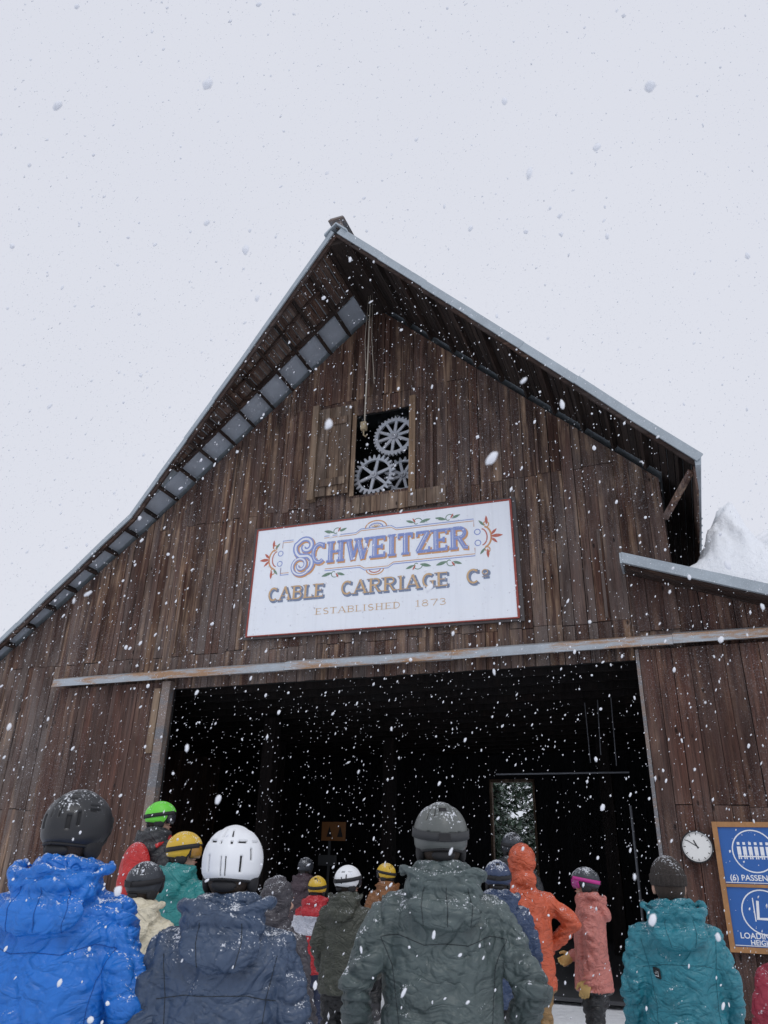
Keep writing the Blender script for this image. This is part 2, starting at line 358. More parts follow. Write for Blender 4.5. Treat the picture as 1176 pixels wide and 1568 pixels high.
def alongs(P,Q,step):
    Lh=math.hypot(Q[0]-P[0],Q[1]-P[1]); n=int(Lh/step); return [(P[0]+(Q[0]-P[0])*(i+.5)/n,P[1]+(Q[1]-P[1])*(i+.5)/n) for i in range(n)]
for P,Q,st in ((RID,BRK,.53),(BRK,EL,.53),(RID,ER,.6)):
    d=Vector((Q[0]-P[0],0,Q[1]-P[1])).normalized(); nn=Vector((-d.z,0,d.x)); nn=nn if nn.z>0 else -nn
    right=(Q==ER)
    for (x,z) in alongs(P,Q,st):
        f=over(x)-.05; c=Vector((x,0,z)); dp=.03 if not right else .0
        a=[c+d*.028-nn*dp,c-d*.028-nn*dp,c-d*.028+nn*.078,c+d*.028+nn*.078]
        gp.hexa([Vector((p.x,-f,p.z)) for p in a],[Vector((p.x,-.03,p.z)) for p in a])
    for (x,z) in alongs(P,Q,.135):
        f=over(x)-.055
        if x<BRK[0]+.9: continue
        c=Vector((x,0,z)); hw=.060+random.uniform(-.004,.004)
        a=[c+d*hw+nn*.08,c-d*hw+nn*.08,c-d*hw+nn*.097,c+d*hw+nn*.097]
        i0=(-.04 if x<WR-.05 else YB-.05) if right else -.70+.25*(RID[0]-x)/4.8+random.uniform(-.02,.02)
        (gd if right else gs).hexa([Vector((p.x,-f,p.z)) for p in a],[Vector((p.x,i0,p.z)) for p in a])
gp.obj('purlins',M['purlin'],barn); gs.obj('soffit_slats',M['soff'],barn); gd.obj('soffit_slats_east',M['soff_shaded'],barn)
for P,Q in ((RID,BRK),(BRK,EL)):
    a=offp(P,.082,Q); b2=offp(Q,.082,P); hi=offp(P,.092,Q); hj=offp(Q,.092,P)
    y1=-.03; f0=.66 if P==RID else .44; f1=.44 if P==RID else .17
    gm.hexa([(a[0],-f0,a[1]),(b2[0],-f1,b2[1]),(hj[0],-f1,hj[1]),(hi[0],-f0,hi[1])],[(a[0],y1,a[1]),(b2[0],y1,b2[1]),(hj[0],y1,hj[1]),(hi[0],y1,hi[1])])
gm.obj('soffit_metal_sheets',M['panel'],barn)
g=G(); y=-1.15
while y<YB-.2:
    w_=random.uniform(.15,.22); g.box(ER[0]-.03,ER[0]-.005,y,y+w_-.008,ER[1]-.38+random.uniform(-.02,.02),ER[1]+.0); y+=w_
g.beam((ER[0]-.06,-1.1,ER[1]-.05),(WR,-.5,ER[1]-.45),.07,.07)
g.obj('eave_boards',M['wall'],barn)
g=G()
a=offp(LE,.02,LR); b2=offp(LR,.02,LE); slab(g,a,b2,.05,.50,.50,6.2)
g.obj('lean_to_roof_sheet',M['galv'],barn)
g=G()
g.hexa([(LE[0],-.56,LE[1]-.02),(LR[0],-.56,LR[1]-.02),(LR[0],-.56,LR[1]+.14),(LE[0],-.56,LE[1]+.14)],[(LE[0],-.503,LE[1]-.02),(LR[0],-.503,LR[1]-.02),(LR[0],-.503,LR[1]+.14),(LE[0],-.503,LE[1]+.14)])
g.box(LE[0]-.03,LE[0]-.002,-.56,-.08,LE[1]-.03,LE[1]+.13)
g.obj('lean_to_roof_trim',M['galv'],barn)
g=G()
for k in range(5):
    y=-.46+k*.10; g.hexa([(LE[0]+.02,y,LE[1]-.02),(LR[0],y,LR[1]-.02),(LR[0],y,LR[1]+.015),(LE[0]+.02,y,LE[1]+.015)],[(LE[0]+.02,y+.092,LE[1]-.02),(LR[0],y+.092,LR[1]-.02),(LR[0],y+.092,LR[1]+.015),(LE[0]+.02,y+.092,LE[1]+.015)])
g.obj('lean_to_soffit',M['rake'],barn)
g=G(); x=-10.96
while x<3.1:
    x2=min(x+random.uniform(2.2,3.2),3.1); dz=random.uniform(-.012,.012)
    g.hexa([(x,-.27,4.44+dz),(x2-.004,-.27,4.44-dz),(x2-.004,-.25,4.57-dz),(x,-.25,4.57+dz)],[(x,-.10,4.47+dz),(x2-.004,-.10,4.47-dz),(x2-.004,-.10,4.63-dz),(x,-.10,4.63+dz)])
    g.box(x,x2-.006,-.282,-.272,4.43+dz,4.455+dz); x=x2
g.obj('door_track_rail',M['rail'],barn)
g=G(); planks(g,-10.85,-8.56,.06,4.42,[],-.13,wid=(.14,.2)); planks(g,-.46,3.05,.06,4.42,[],-.13,wid=(.15,.24),split=[2.35]); g.obj('sliding_door_boards',M['door'],barn)
g=G(); g.box(-10.85,-8.57,-.10,-.05,.06,4.40); g.box(-.45,3.04,-.10,-.066,.06,4.40); g.obj('sliding_door_backing',M['black'],barn)
g=G(); g.box(-8.54,-8.37,-.16,-.04,.06,4.42); g.box(-.51,-.465,-.15,-.04,.06,4.42); g.obj('door_edge_metal',M['jamb'],barn)
g=G(); g.box(-8.69,-8.56,-.165,-.138,3.2,4.3); g.obj('door_edge_batten',M['tan'],barn)
g=G(); g.box(-3.98,-3.86,-.075,-.045,7.5,9.52); g.box(-5.12,-5.04,-.07,-.045,7.6,9.35); g.obj('window_casing',M['tan'],barn)
g=G(); planks(g,-5.80,-5.13,7.66,9.56,[],-.11,wid=(.16,.24)); g.box(-5.72,-5.2,-.145,-.122,7.85,8.0); g.box(-5.72,-5.2,-.145,-.122,9.15,9.3)
planks(g,-5.05,-3.3,7.22,7.55,[],-.07,wid=(.14,.2))
g.obj('window_shutter',M['shut'],barn)
g=G(); g.box(-5.93,-5.81,-.17,-.04,7.6,9.64); g.obj('shutter_edge_post',M['tan'],barn)
rp=empty('hoist_rope',BM)
zt_=11.7
g=G(); g.tube([(-4.62,-.6,zt_),(-4.625,-.6,10.2),(-4.64,-.6,8.75)],.014); g.tube([(-4.58,-.6,zt_),(-4.56,-.6,10.6),(-4.5,-.55,9.6)],.005); g.tube([(-4.66,-.6,zt_),(-4.70,-.6,10.6),(-4.66,-.6,9.9)],.005); g.obj('rope',M['ropes'],rp,True)
g=G(); g.box(-4.70,-4.60,-.64,-.56,8.60,8.76); g.tube([(-4.65,-.6,8.60),(-4.65,-.6,8.50),(-4.61,-.6,8.46),(-4.58,-.6,8.50)],.014); g.tube([(-4.65,-.645,8.66),(-4.65,-.555,8.66)],.055,16)
g.obj('hook_block',M['brass'],rp)
def gear(u,z,w,r,teeth,spokes,tdep=.05,ph=0):
    g=G(); n=teeth*4; th=.05; v=[]; ri=r*.80
    for i in range(n):
        t=2*math.pi*i/n+ph; ro=r+ (tdep/2 if (i%4) in (0,1) else -tdep/2)
        for rr,y in ((ri,0),(ro,0),(ro,th),(ri,th)): v.append((rr*math.cos(t),y,rr*math.sin(t)))
    f=[]
    for i in range(n):
        a=i*4; b2=((i+1)%n)*4
        for k in range(4): f.append((a+k,a+(k+1)%4,b2+(k+1)%4,b2+k))
    g.add(v,f)
    for i in range(spokes):
        t=2*math.pi*(i+.3)/spokes; c,s=math.cos(t),math.sin(t); a=(-s,c); w0,w1=.03,.024
        P=[(c*r*.15+a[0]*w0,.008,s*r*.15+a[1]*w0),(c*r*.15-a[0]*w0,.008,s*r*.15-a[1]*w0),(c*ri*1.02-a[0]*w1,.008,s*ri*1.02-a[1]*w1),(c*ri*1.02+a[0]*w1,.008,s*ri*1.02+a[1]*w1)]
        g.hexa(P,[(x,y+.034,zz) for x,y,zz in P])
    g.tube([(0,-.03,0),(0,th+.03,0)],r*.17,20); g.tube([(0,-.06,0),(0,-.031,0)],r*.08,12)
    return g.obj('gear',M['gear'],None,False,BM@Matrix.Translation((u,w,z)))
gear(-4.36,8.86,.16,.40,34,10,.035); gear(-4.70,8.04,.06,.38,26,6,.075,.1); gear(-4.22,8.08,.30,.34,22,8,.07)
g=G(); g.tube([(-4.36,.1,8.86),(-4.36,1.2,8.86)],.03); g.tube([(-4.7,.1,8.04),(-4.7,1.2,8.04)],.03); g.tube([(-4.22,.3,8.08),(-4.22,1.2,8.08)],.03); g.obj('gear_axles',M['jamb'],barn)
# ---------------------------------------------------------------- stroke lettering
def arc(cx,cy,rx,ry,a0,a1,n=12): return [(cx+rx*math.cos(rad(a0+(a1-a0)*i/n)),cy+ry*math.sin(rad(a0+(a1-a0)*i/n))) for i in range(n+1)]
GL={
'A':(.84,[([(.10,0),(.42,1)],.12),([(.42,1),(.74,0)],.2),([(.2,.32),(.64,.32)],.1)],[(.10,0),(.74,0)]),
'B':(.74,[([(.18,0),(.18,1)],.2),([(.18,.95)]+arc(.42,.74,.2,.21,90,-90)+[(.18,.53)],.14),([(.18,.53)]+arc(.42,.29,.23,.24,90,-90)+[(.18,.05)],.14)],[(.12,0),(.12,1)]),
'C':(.74,[(arc(.42,.5,.27,.44,48,312,20),.17),([(.62,.98),(.62,.72)],.07)],[]),
'D':(.76,[([(.18,0),(.18,1)],.2),([(.18,.95)]+arc(.36,.5,.28,.45,90,-90,16)+[(.18,.05)],.14)],[(.12,0),(.12,1)]),
'E':(.70,[([(.18,0),(.18,1)],.2),([(.18,.94),(.62,.94)],.12),([(.18,.5),(.5,.5)],.11),([(.18,.06),(.62,.06)],.12),([(.6,1),(.6,.76)],.07),([(.6,.24),(.6,0)],.07),([(.5,.62),(.5,.38)],.06)],[(.12,0),(.12,1)]),
'G':(.78,[(arc(.42,.5,.27,.44,48,330,20),.17),([(.64,.45),(.64,.06)],.15),([(.48,.44),(.74,.44)],.1)],[]),
'H':(.86,[([(.2,0),(.2,1)],.2),([(.66,0),(.66,1)],.2),([(.2,.5),(.66,.5)],.11)],[(.2,0),(.2,1),(.66,0),(.66,1)]),
'I':(.42,[([(.21,0),(.21,1)],.2)],[(.21,0),(.21,1)]),
'L':(.68,[([(.18,0),(.18,1)],.2),([(.18,.06),(.6,.06)],.12),([(.6,.28),(.6,0)],.07)],[(.18,0),(.18,1)]),
'R':(.80,[([(.18,0),(.18,1)],.2),([(.18,.95)]+arc(.42,.73,.22,.22,90,-90)+[(.18,.51)],.14),([(.40,.5),(.62,.05),(.76,.05)],.15)],[(.18,0),(.12,1)]),
'S':(.68,[(arc(.36,.72,.2,.22,40,180,10)+arc(.36,.72,.2,.22,190,260,5)+arc(.36,.27,.21,.22,80,-70,10)+arc(.36,.27,.21,.22,-90,-150,5),.17)],[]),
'T':(.74,[([(.37,0),(.37,1)],.2),([(.07,.94),(.67,.94)],.12),([(.09,1),(.09,.74)],.07),([(.65,1),(.65,.74)],.07)],[(.37,0)]),
'W':(1.12,[([(.12,1),(.34,0)],.2),([(.34,0),(.56,.95)],.12),([(.56,.95),(.78,0)],.2),([(.78,0),(1.0,1)],.12)],[(.12,1),(.56,1),(1.0,1)]),
'Z':(.72,[([(.1,.94),(.62,.94)],.12),([(.58,.94),(.14,.06)],.19),([(.1,.06),(.64,.06)],.12),([(.12,1),(.12,.74)],.07),([(.62,.26),(.62,0)],.07)],[]),
'1':(.44,[([(.24,0),(.24,1)],.18),([(.24,.96),(.08,.8)],.1)],[(.24,0)]),
'8':(.66,[(arc(.33,.74,.17,.2,0,360,16),.13),(arc(.33,.27,.21,.24,0,360,16),.14)],[]),
'7':(.62,[([(.08,.94),(.56,.94),(.26,0)],.14)],[]),
'3':(.62,[(arc(.3,.74,.19,.2,150,-90,12)+arc(.3,.28,.21,.24,90,-150,12),.14)],[]),
'o':(.5,[(arc(.25,.72,.13,.16,0,360,14),.10),([(.1,.42),(.4,.42)],.07)],[]),
' ':(.5,[],[])}
def ribbon(g,pts,w,mapf,y,mi=0):
    P=[Vector(p) for p in pts]; k=len(P); closed=(P[0]-P[-1]).length<1e-6; v=[]
    for i in range(k):
        if closed: d=(P[(i+1)%(k-1)]-P[i-1 if i>0 else k-2])
        else: d=P[min(i+1,k-1)]-P[max(i-1,0)]
        if d.length<1e-9: d=Vector((1,0))
        d.normalize(); nn=Vector((-d.y,d.x))*w/2
        if not closed and 0<i<k-1:
            d1=(P[i]-P[i-1]).normalized(); c=max(.5,d1.dot(d)); nn/=c
        a=mapf(*(P[i]+nn)); b2=mapf(*(P[i]-nn)); v+=[(a[0],y,a[1]),(b2[0],y,b2[1])]
    f=[(2*i,2*i+1,2*i+3,2*i+2) for i in range(k-1)]
    g.add(v,f,mi)
def text(g,s,x0,x1,yb,h,mapf,layers):
    tot=sum(GL[c][0] for c in s); sx=(x1-x0)/(tot*h)
    for (dx,dy,ex,y,mi) in layers:
        x=x0; k=0
        for c in s:
            wd,st,sf=GL[c]
            for pts,w in st:
                k+=1
                ribbon(g,[(x+p[0]*h*sx+dx,yb+p[1]*h+dy) for p in pts],w*h+ex,mapf,y-.00015*(k%7),mi)
            for (px,py) in sf:
                k+=1; cy=.045 if py==0 else .955
                ribbon(g,[(x+(px-.17)*h*sx+dx,yb+cy*h+dy),(x+(px+.17)*h*sx+dx,yb+cy*h+dy)],.09*h+ex,mapf,y-.00015*(k%7)-.0003,mi)
            x+=wd*h*sx
SW,SH=4.77,2.03
c00=Vector((-6.93,5.13)); c10=Vector((-2.16,5.06)); c11=Vector((-2.20,7.05)); c01=Vector((-6.91,7.13))
def smap(x,y):
    s,t=x/SW,y/SH; p=c00*(1-s)*(1-t)+c10*s*(1-t)+c11*s*t+c01*(1-s)*t; return (p.x,p.y)
m,nt,b=newmat('sign_white_paint'); tc=N(nt,'ShaderNodeTexCoord'); n=noise_n(nt,tc.outputs['Object'],2,5,.6); n2=noise_n(nt,tc.outputs['Object'],26,5,.75)
c=mix(nt,n.outputs[0],(.78,.82,.90),(.88,.91,.95)); c=mix(nt,ramp(nt,n2.outputs[0],[(.68,0),(.74,.8)]).outputs[0],c,(.22,.15,.12))
q=N(nt,'ShaderNodeMapping'); q.inputs['Scale'].default_value=(14,1,.5); L(nt,tc.outputs['Object'],q.inputs[0]); n3=noise_n(nt,q.outputs[0],1,5,.6)
c=mix(nt,math_n(nt,'MULTIPLY',ramp(nt,n3.outputs[0],[(.5,0),(.8,1)]).outputs[0],.18),c,(.5,.51,.55))
L(nt,c,b.inputs['Base Color']); b.inputs['Roughness'].default_value=.5; M['signw']=m
def worn(name,col):
    m,nt,b=newmat(name); tc=N(nt,'ShaderNodeTexCoord'); n2=noise_n(nt,tc.outputs['Object'],30,5,.75)
    c=mix(nt,ramp(nt,n2.outputs[0],[(.60,0),(.68,.8)]).outputs[0],col,(.78,.80,.85)); L(nt,c,b.inputs['Base Color']); b.inputs['Roughness'].default_value=.6; return m
SM=[worn('paint_periwinkle',(.25,.32,.62)),worn('paint_orange',(.62,.33,.16)),worn('paint_greyblue',(.20,.25,.36)),worn('paint_rust',(.50,.14,.10)),worn('paint_green',(.16,.26,.19)),worn('paint_tan',(.60,.40,.22)),worn('paint_blue_dark',(.10,.13,.36)),worn('paint_pale',(.78,.80,.87))]
sg=empty('barn_sign',BM)
g=G()
def quadp(x0,x1,y0,y1): return [smap(x0,y0),smap(x1,y0),smap(x1,y1),smap(x0,y1)]
g.prism(quadp(0,SW,0,SH),-.115,-.07); g.obj('board',M['signw'],sg)
g=G()
for (x0,x1,y0,y1) in ((-.03,SW+.03,SH+.002,SH+.028),(-.03,SW+.03,-.02,-.002),(-.03,-.002,0,SH),(SW+.002,SW+.035,0,SH)): g.prism(quadp(x0,x1,y0,y1),-.125,-.065,0 )
g.obj('frame',M['trimred'],sg)
g=G()
for (x0,x1,y0,y1) in ((-.09,SW+.10,SH+.030,SH+.065),(-.09,-.032,-.02,SH+.03),(SW+.037,SW+.10,-.02,SH+.03),(-.09,SW+.10,-.06,-.022)): g.prism(quadp(x0,x1,y0,y1),-.10,-.062,0 )
g.obj('outer_frame',M['dframe'],sg)
g=G(); Y=-.1165
HY=lambda t: SH*(1-t)
text(g,'CHWEITZER',.235*SW,.85*SW,HY(.385),.40,smap,[(.020,-.022,.03,Y-.001,1),(0,0,.010,Y-.003,0),(-.004,.004,-.05,Y-.005,7)])
text(g,'CHWEITZER',.235*SW,.85*SW,HY(.385),.40,smap,[(.0,.0,-.064,Y-.007,0)])
def sc(pts): return [(.205*SW+p[0],HY(.335)+p[1]) for p in pts]
def spir(cx,cy,r0,r1,a0,a1,n=30): return [(cx+(r0+(r1-r0)*i/n)*math.cos(rad(a0+(a1-a0)*i/n)),cy+(r0+(r1-r0)*i/n)*math.sin(rad(a0+(a1-a0)*i/n))) for i in range(n+1)]
Sp=spir(.05,.26,.035,.17,-200,150,20)+arc(.03,.24,.19,.19,160,240,5)+arc(-.0,-.08,.19,.17,60,-60,8)
Sp2=spir(-.04,-.10,.20,.04,-30,-560,40)
for (dx,dy,ex,y,mi) in ((.02,-.022,.03,Y-.001,1),(0,0,.01,Y-.003,0),(0,0,-.05,Y-.005,7)):
    ribbon(g,[(a+dx,b3+dy) for a,b3 in sc(Sp)],.09+ex,smap,y,mi); ribbon(g,[(a+dx,b3+dy) for a,b3 in sc(Sp2)],.06+ex*.6,smap,y-.0004,mi)
def line(pts,w,mi,y=Y-.0006): ribbon(g,pts,w,smap,y,mi)
X=lambda t:t*SW
for off,mi,w in ((0,0,.014),(.035,1,.012)):
    line([(X(.29),HY(.13)+off*-1),(X(.42),HY(.13)-off),(X(.44),HY(.10)-off),(X(.56),HY(.10)-off),(X(.58),HY(.13)-off),(X(.87),HY(.13)-off),(X(.87),HY(.2))],w,mi,Y-.0006-off*.01)
    line([(X(.30),HY(.46)+off),(X(.44),HY(.46)+off),(X(.46),HY(.49)+off),(X(.55),HY(.49)+off),(X(.57),HY(.46)+off),(X(.87),HY(.46)+off),(X(.87),HY(.39))],w,mi,Y-.0006-off*.01)
    line([(X(.16),HY(.13)-off),(X(.115),HY(.13)-off),(X(.115),HY(.2))],w,mi); line([(X(.15),HY(.46)+off),(X(.115),HY(.46)+off),(X(.115),HY(.39))],w,mi)
for cx in (.5,):
    line(arc(X(cx),HY(.10),.20,.13,0,180,16),.022,1); line(arc(X(cx),HY(.10),.13,.08,0,180,16),.02,0)
    for a in (35,65,90,115,145): line([(X(cx),HY(.10)),(X(cx)+.11*math.cos(rad(a)),HY(.10)+.065*math.sin(rad(a)))],.014,5)
    line(arc(X(cx),HY(.49),.16,.10,180,360,16),.02,1); line(arc(X(cx),HY(.49),.10,.06,180,360,16),.018,3)
def leaf(cx,cy,a,l,mi):
    c,s=math.cos(rad(a)),math.sin(rad(a)); P=[]
    for i in range(7): t=i/6; P.append((cx+c*l*t,cy+s*l*t))
    v=[]
    for i,(x,y) in enumerate(P):
        hw=l*.15*math.sin(math.pi*(i+.2)/6.4); p=smap(x-s*hw,y+c*hw); q=smap(x+s*hw,y-c*hw); v+=[(p[0],Y-.0012,p[1]),(q[0],Y-.0012,q[1])]
    g.add(v,[(2*i,2*i+1,2*i+3,2*i+2) for i in range(6)],mi)
for cx,dr in ((.34,1),(.66,-1),(.78,1)):
    for s,yy in ((1,.115),(-1,.475)):
        x=X(cx); y=HY(yy)
        line(spir(x,y+s*.03,.10,.02,0,s*300,16),.014,4)
        leaf(x+.05*dr,y+s*.03,20*s if dr>0 else 180-20*s,.16,4); leaf(x+.03*dr,y+s*.03,60*s if dr>0 else 180-60*s,.10,3); leaf(x-.05*dr,y+s*.02,180-15*s if dr>0 else 15*s,.20,4)
for cx,dr in ((.075,-1),(.915,1)):
    x=X(cx); y=HY(.30)
    line(arc(x-dr*.06,y,.13,.19,-80,80,14) if dr>0 else arc(x-dr*.06,y,.13,.19,100,260,14),.03,1)
    line(arc(x-dr*.10,y,.10,.15,-80,80,14) if dr>0 else arc(x-dr*.10,y,.10,.15,100,260,14),.02,3,Y-.001)
    a0=0 if dr>0 else 180
    leaf(x+dr*.06,y,a0,.20,3); leaf(x+dr*.06,y+.02,a0+dr*45,.15,3); leaf(x+dr*.06,y-.02,a0-dr*45,.15,3)
    for s in (1,-1):
        line(spir(x-dr*.02,y+s*.23,.07,.015,-90,260,16),.02,1,Y-.0009); leaf(x,y+s*.22,90*s,.16,3); leaf(x-dr*.04,y+s*.20,90*s+dr*s*40,.14,4)
        line(arc(x-dr*.16,y+s*.10,.05,.05,0,360,10),.016,0)
CL=[(.020,-.020,.022,Y-.001,2),(0,0,.0,Y-.003,2),(-.004,.004,-.012,Y-.005,5)]
text(g,'CABLE',X(.068),X(.305),HY(.70),.255,smap,CL)
text(g,'CARRIAGE',X(.365),X(.775),HY(.70),.255,smap,CL)
text(g,'Co',X(.83),X(.92),HY(.70),.255,smap,CL)
text(g,'ESTABLISHED',X(.27),X(.60),HY(.855),.115,smap,[(0,0,-.006,Y-.001,5)])
text(g,'1873',X(.65),X(.765),HY(.855),.115,smap,[(0,0,-.006,Y-.001,5)])
g.obj('painted_lettering',SM,sg)
# ---------------------------------------------------------------- clock
ck=empty('wall_clock',BM@Matrix.Translation((-.045,-.16,1.87)))
white=simple('clock_face_white',(.78,.78,.76),.4,0,.04); blackp=simple('black_paint',(.01,.01,.012),.5)
g=G(); g.tube([(0,.0,0),(0,-.035,0)],.172,48); g.obj('dial',white,ck)
g=G(); n=48; v=[]
for i in range(n):
    t=2*math.pi*i/n
    for r,y in ((.172,0),(.188,0),(.188,-.05),(.172,-.05)): v.append((r*math.cos(t),y,r*math.sin(t)))
g.add(v,[(i*4+k,i*4+(k+1)%4,((i+1)%n)*4+(k+1)%4,((i+1)%n)*4+k) for i in range(n) for k in range(4)])
for i in range(60):
    t=2*math.pi*i/60; a,b2=(.135,.162) if i%5==0 else (.152,.162); w_=.006 if i%5==0 else .002
    ribbon(g,[(a*math.cos(t),a*math.sin(t)),(b2*math.cos(t),b2*math.sin(t))],w_*1.5,lambda x,y:(x,y),-.0365)
ribbon(g,[(.02,-.01),(-.115,.075)],.009,lambda x,y:(x,y),-.0385); ribbon(g,[(0.01,-.02),(-.035,.075)],.014,lambda x,y:(x,y),-.0395)
g.obj('rim_and_hands',blackp,ck)
# ---------------------------------------------------------------- blue lift signs
bs=empty('lift_information_sign',BM@Matrix.Translation((.16,-.17,.74)))
blue=simple('sign_blue',(.02,.11,.38),.45,0,.12,3,0,.8); sw=simple('sign_white',(.78,.80,.84),.5,0,.03)
g=G()
g.box(0,.06,-.05,0,0,1.42); g.box(.80,.86,-.05,0,0,1.42); g.box(.062,.798,-.048,0,0,.06); g.box(.062,.798,-.048,0,1.36,1.42); g.box(.062,.798,-.046,0,.69,.725); g.obj('frame',simple('orange_stained_wood',(.36,.18,.07),.6,0,.4,12),bs)
g=G(); g.box(.062,.798,-.03,-.004,.062,.688); g.box(.062,.798,-.03,-.004,.727,1.358); g.obj('panels',blue,bs)
g=G(); idm=lambda x,y:(x,y)
for cy in (.43,1.09): ribbon(g,arc(.43,cy,.235,.235,0,360,40),.014,idm,-.032)
for i in range(6):
    x=.27+i*.064; ribbon(g,[(x,1.159),(x,1.175),(x+.0001,1.19)],.03,idm,-.032); ribbon(g,[(x,1.14),(x,1.05)],.042,idm,-.0325); ribbon(g,[(x-.01,1.05),(x-.012,1.0)],.014,idm,-.032); ribbon(g,[(x+.01,1.05),(x+.012,1.0)],.014,idm,-.0323)
ribbon(g,[(.25,1.03),(.61,1.03)],.014,idm,-.0335)
ribbon(g,[(.38,.55),(.36,.36),(.50,.36)],.03,idm,-.032); ribbon(g,[(.33,.58),(.33,.33)],.012,idm,-.0325); ribbon(g,[(.50,.36),(.52,.27),(.60,.29)],.012,idm,-.0322)
ribbon(g,[(.065,.075),(.795,.075)],.008,idm,-.0321); ribbon(g,[(.065,.74),(.795,.74)],.008,idm,-.0321)
g.obj('pictograms',sw,bs)
def txt(s,x,z,size,parent,mat,y=-.033):
    cu=bpy.data.curves.new('text','FONT'); cu.body=s; cu.size=size; cu.align_x='CENTER'; cu.offset=.0015; o=bpy.data.objects.new('caption',cu); scn.collection.objects.link(o)
    cu.materials.append(mat); o.parent=parent; o.location=(x,y,z); o.rotation_euler=(rad(90),0,0)
txt('(6) PASSENGERS',.43,.765,.088,bs,sw); txt('LOADING SEAT',.43,.15,.085,bs,sw); txt('HEIGHT 18"',.43,.085,.075,bs,sw)
ns=empty('notice_board',BM)
g=G(); g.box(-8.15,-7.55,5.9,5.93,2.02,2.42); g.obj('panel',simple('orange_notice',(.24,.10,.03),.6),ns)
g=G()
for i in range(2): g.prism([(-8.02+i*.27,2.1),(-7.88+i*.27,2.1),(-7.95+i*.27,2.33)],5.893,5.899)
g.obj('symbols',blackp,ns)
g=G(); g.box(-8.2,-7.75,5.9,5.93,1.5,1.72); g.box(-7.98,-7.93,5.931,5.96,0,2.1); g.obj('lower_panel',simple('grey_notice',(.06,.065,.07),.6),ns)
pl=empty('ski_pole_rack',BM); g=G()
g.tube([(-.95,2,0),(-.95,2,2.5)],.02); g.tube([(-1.1,2.0,3.1),(-1.08,2.0,4.2)],.008); g.tube([(-1.35,2.2,3.3),(-1.32,2.2,4.2)],.008); g.tube([(-1.55,2.4,3.2),(-1.56,2.4,4.2)],.008); g.tube([(-3.2,2.5,3.05),(-.95,2.5,3.05)],.015)
g.obj('poles',simple('pale_pole',(.13,.14,.16),.5),pl)
# ---------------------------------------------------------------- roof snow pile
NU,NV=90,90; v=[]
for j in range(NV+1):
    for i in range(NU+1):
        u=.18+i/NU*3.07; w=-.42+j/NV*6.4
        e=min(1,(u-.18)/.5,(3.25-u)/.3,(w+.42)/.30,(5.98-w)/.3); e=max(0,e)
        h=.18+.90*math.exp(-((u-1.16)/.26)**2-((w-1.1)/1.0)**2)+.90*math.exp(-((u-1.70)/.75)**2-((w-1.0)/1.5)**2)+.80*math.exp(-((u-.80)/.36)**2-((w-1.2)/1.6)**2)
        h+=.22*noise.fractal(Vector((u*2.6,w*2.0,3)),.9,2.1,6)*min(1,h*1.5); h=max(.02,h)*math.sqrt(e)
        v.append((u,w,lz(u)+.085+h-.02*(1-e)))
f=[(j*(NU+1)+i,j*(NU+1)+i+1,(j+1)*(NU+1)+i+1,(j+1)*(NU+1)+i) for j in range(NV) for i in range(NU)]
mesh_obj('roof_snow',v,f,M['snow'],None,True,None,BM)
# ---------------------------------------------------------------- ground, hill
def gh(x,y):
    h=.05*noise.noise(Vector((x*.7,y*.7,0)))
    h+=.20*math.exp(-((x+2.2)/1.0)**2-((y-7.6)/1.0)**2)
    return h-.02
def axis():
    a=[i*.25 for i in range(0,61)]; s=.25
    while a[-1]<1600: s*=1.22; a.append(a[-1]+s)
    return [-t for t in reversed(a[1:])]+a
ax=axis(); v=[(x,y+5,gh(x,y+5) if abs(x)<30 and abs(y)<30 else -.02) for y in ax for x in ax]; n=len(ax)
f=[(j*n+i,j*n+i+1,(j+1)*n+i+1,(j+1)*n+i) for j in range(n-1) for i in range(n-1)]
mesh_obj('snow_ground',v,f,M['snow'],None,True)
v=[];NX,NY=120,100
for j in range(NY+1):
    for i in range(NX+1):
        x=-60+i/NX*330; y=60+j/NY*260
        h=90*math.exp(-((x-115)/75)**2)*(1/(1+math.exp(-(y-115)/18)))+7*noise.fractal(Vector((x*.03,y*.03,1)),1,2,6)*min(1,max(0,(x+40)/60))
        e=min(1,(y-60)/30,(x+60)/40); v.append((x,y,h*max(0,e)-.5))
f=[(j*(NX+1)+i,j*(NX+1)+i+1,(j+1)*(NX+1)+i+1,(j+1)*(NX+1)+i) for j in range(NY) for i in range(NX)]
mesh_obj('snow_hill',v,f,M['hill'],None,True)
# ---------------------------------------------------------------- conifers behind
bark=simple('bark',(.05,.035,.025),.9); needles=simple('snowy_needles',(.085,.13,.09),.8,0,.6,3,0,1.3)
def conifer(loc,h,seed):
    random.seed(seed); g=G(); g.tube([(0,0,-.2),(0,0,h*.5),(0,0,h)],[.16,.1,.01],8,0)
    z=.3
    while z<h-.2:
        R=(1-z/h)*h*.28+.15; k=9
        for i in range(k):
            a=random.uniform(0,6.28); ln=R*random.uniform(.6,1.1); dx,dy=math.cos(a),math.sin(a)
            g.tube([(0,0,z),(dx*ln,dy*ln,z-ln*.25)],[.03,.006],4,0)
            for q in range(int(24*ln)+6):
                t=random.uniform(.1,1); p=Vector((dx*ln*t,dy*ln*t,z-ln*.25*t))+Vector((random.gauss(0,.09),random.gauss(0,.09),random.gauss(0,.05)))
                s=random.uniform(.06,.15); d1=Vector((random.uniform(-1,1),random.uniform(-1,1),random.uniform(-.9,.2))).normalized()*s; d2=d1.cross(Vector((0,0,1))).normalized()*s*.5+Vector((0,0,random.uniform(-.06,.03)))
                g.add([p-d1,p-d2,p+d1,p+d2],[(0,1,2,3)],1)
        z+=random.uniform(.14,.22)
    g.obj('conifer_tree',[bark,needles],None,False,Matrix.Translation(loc))
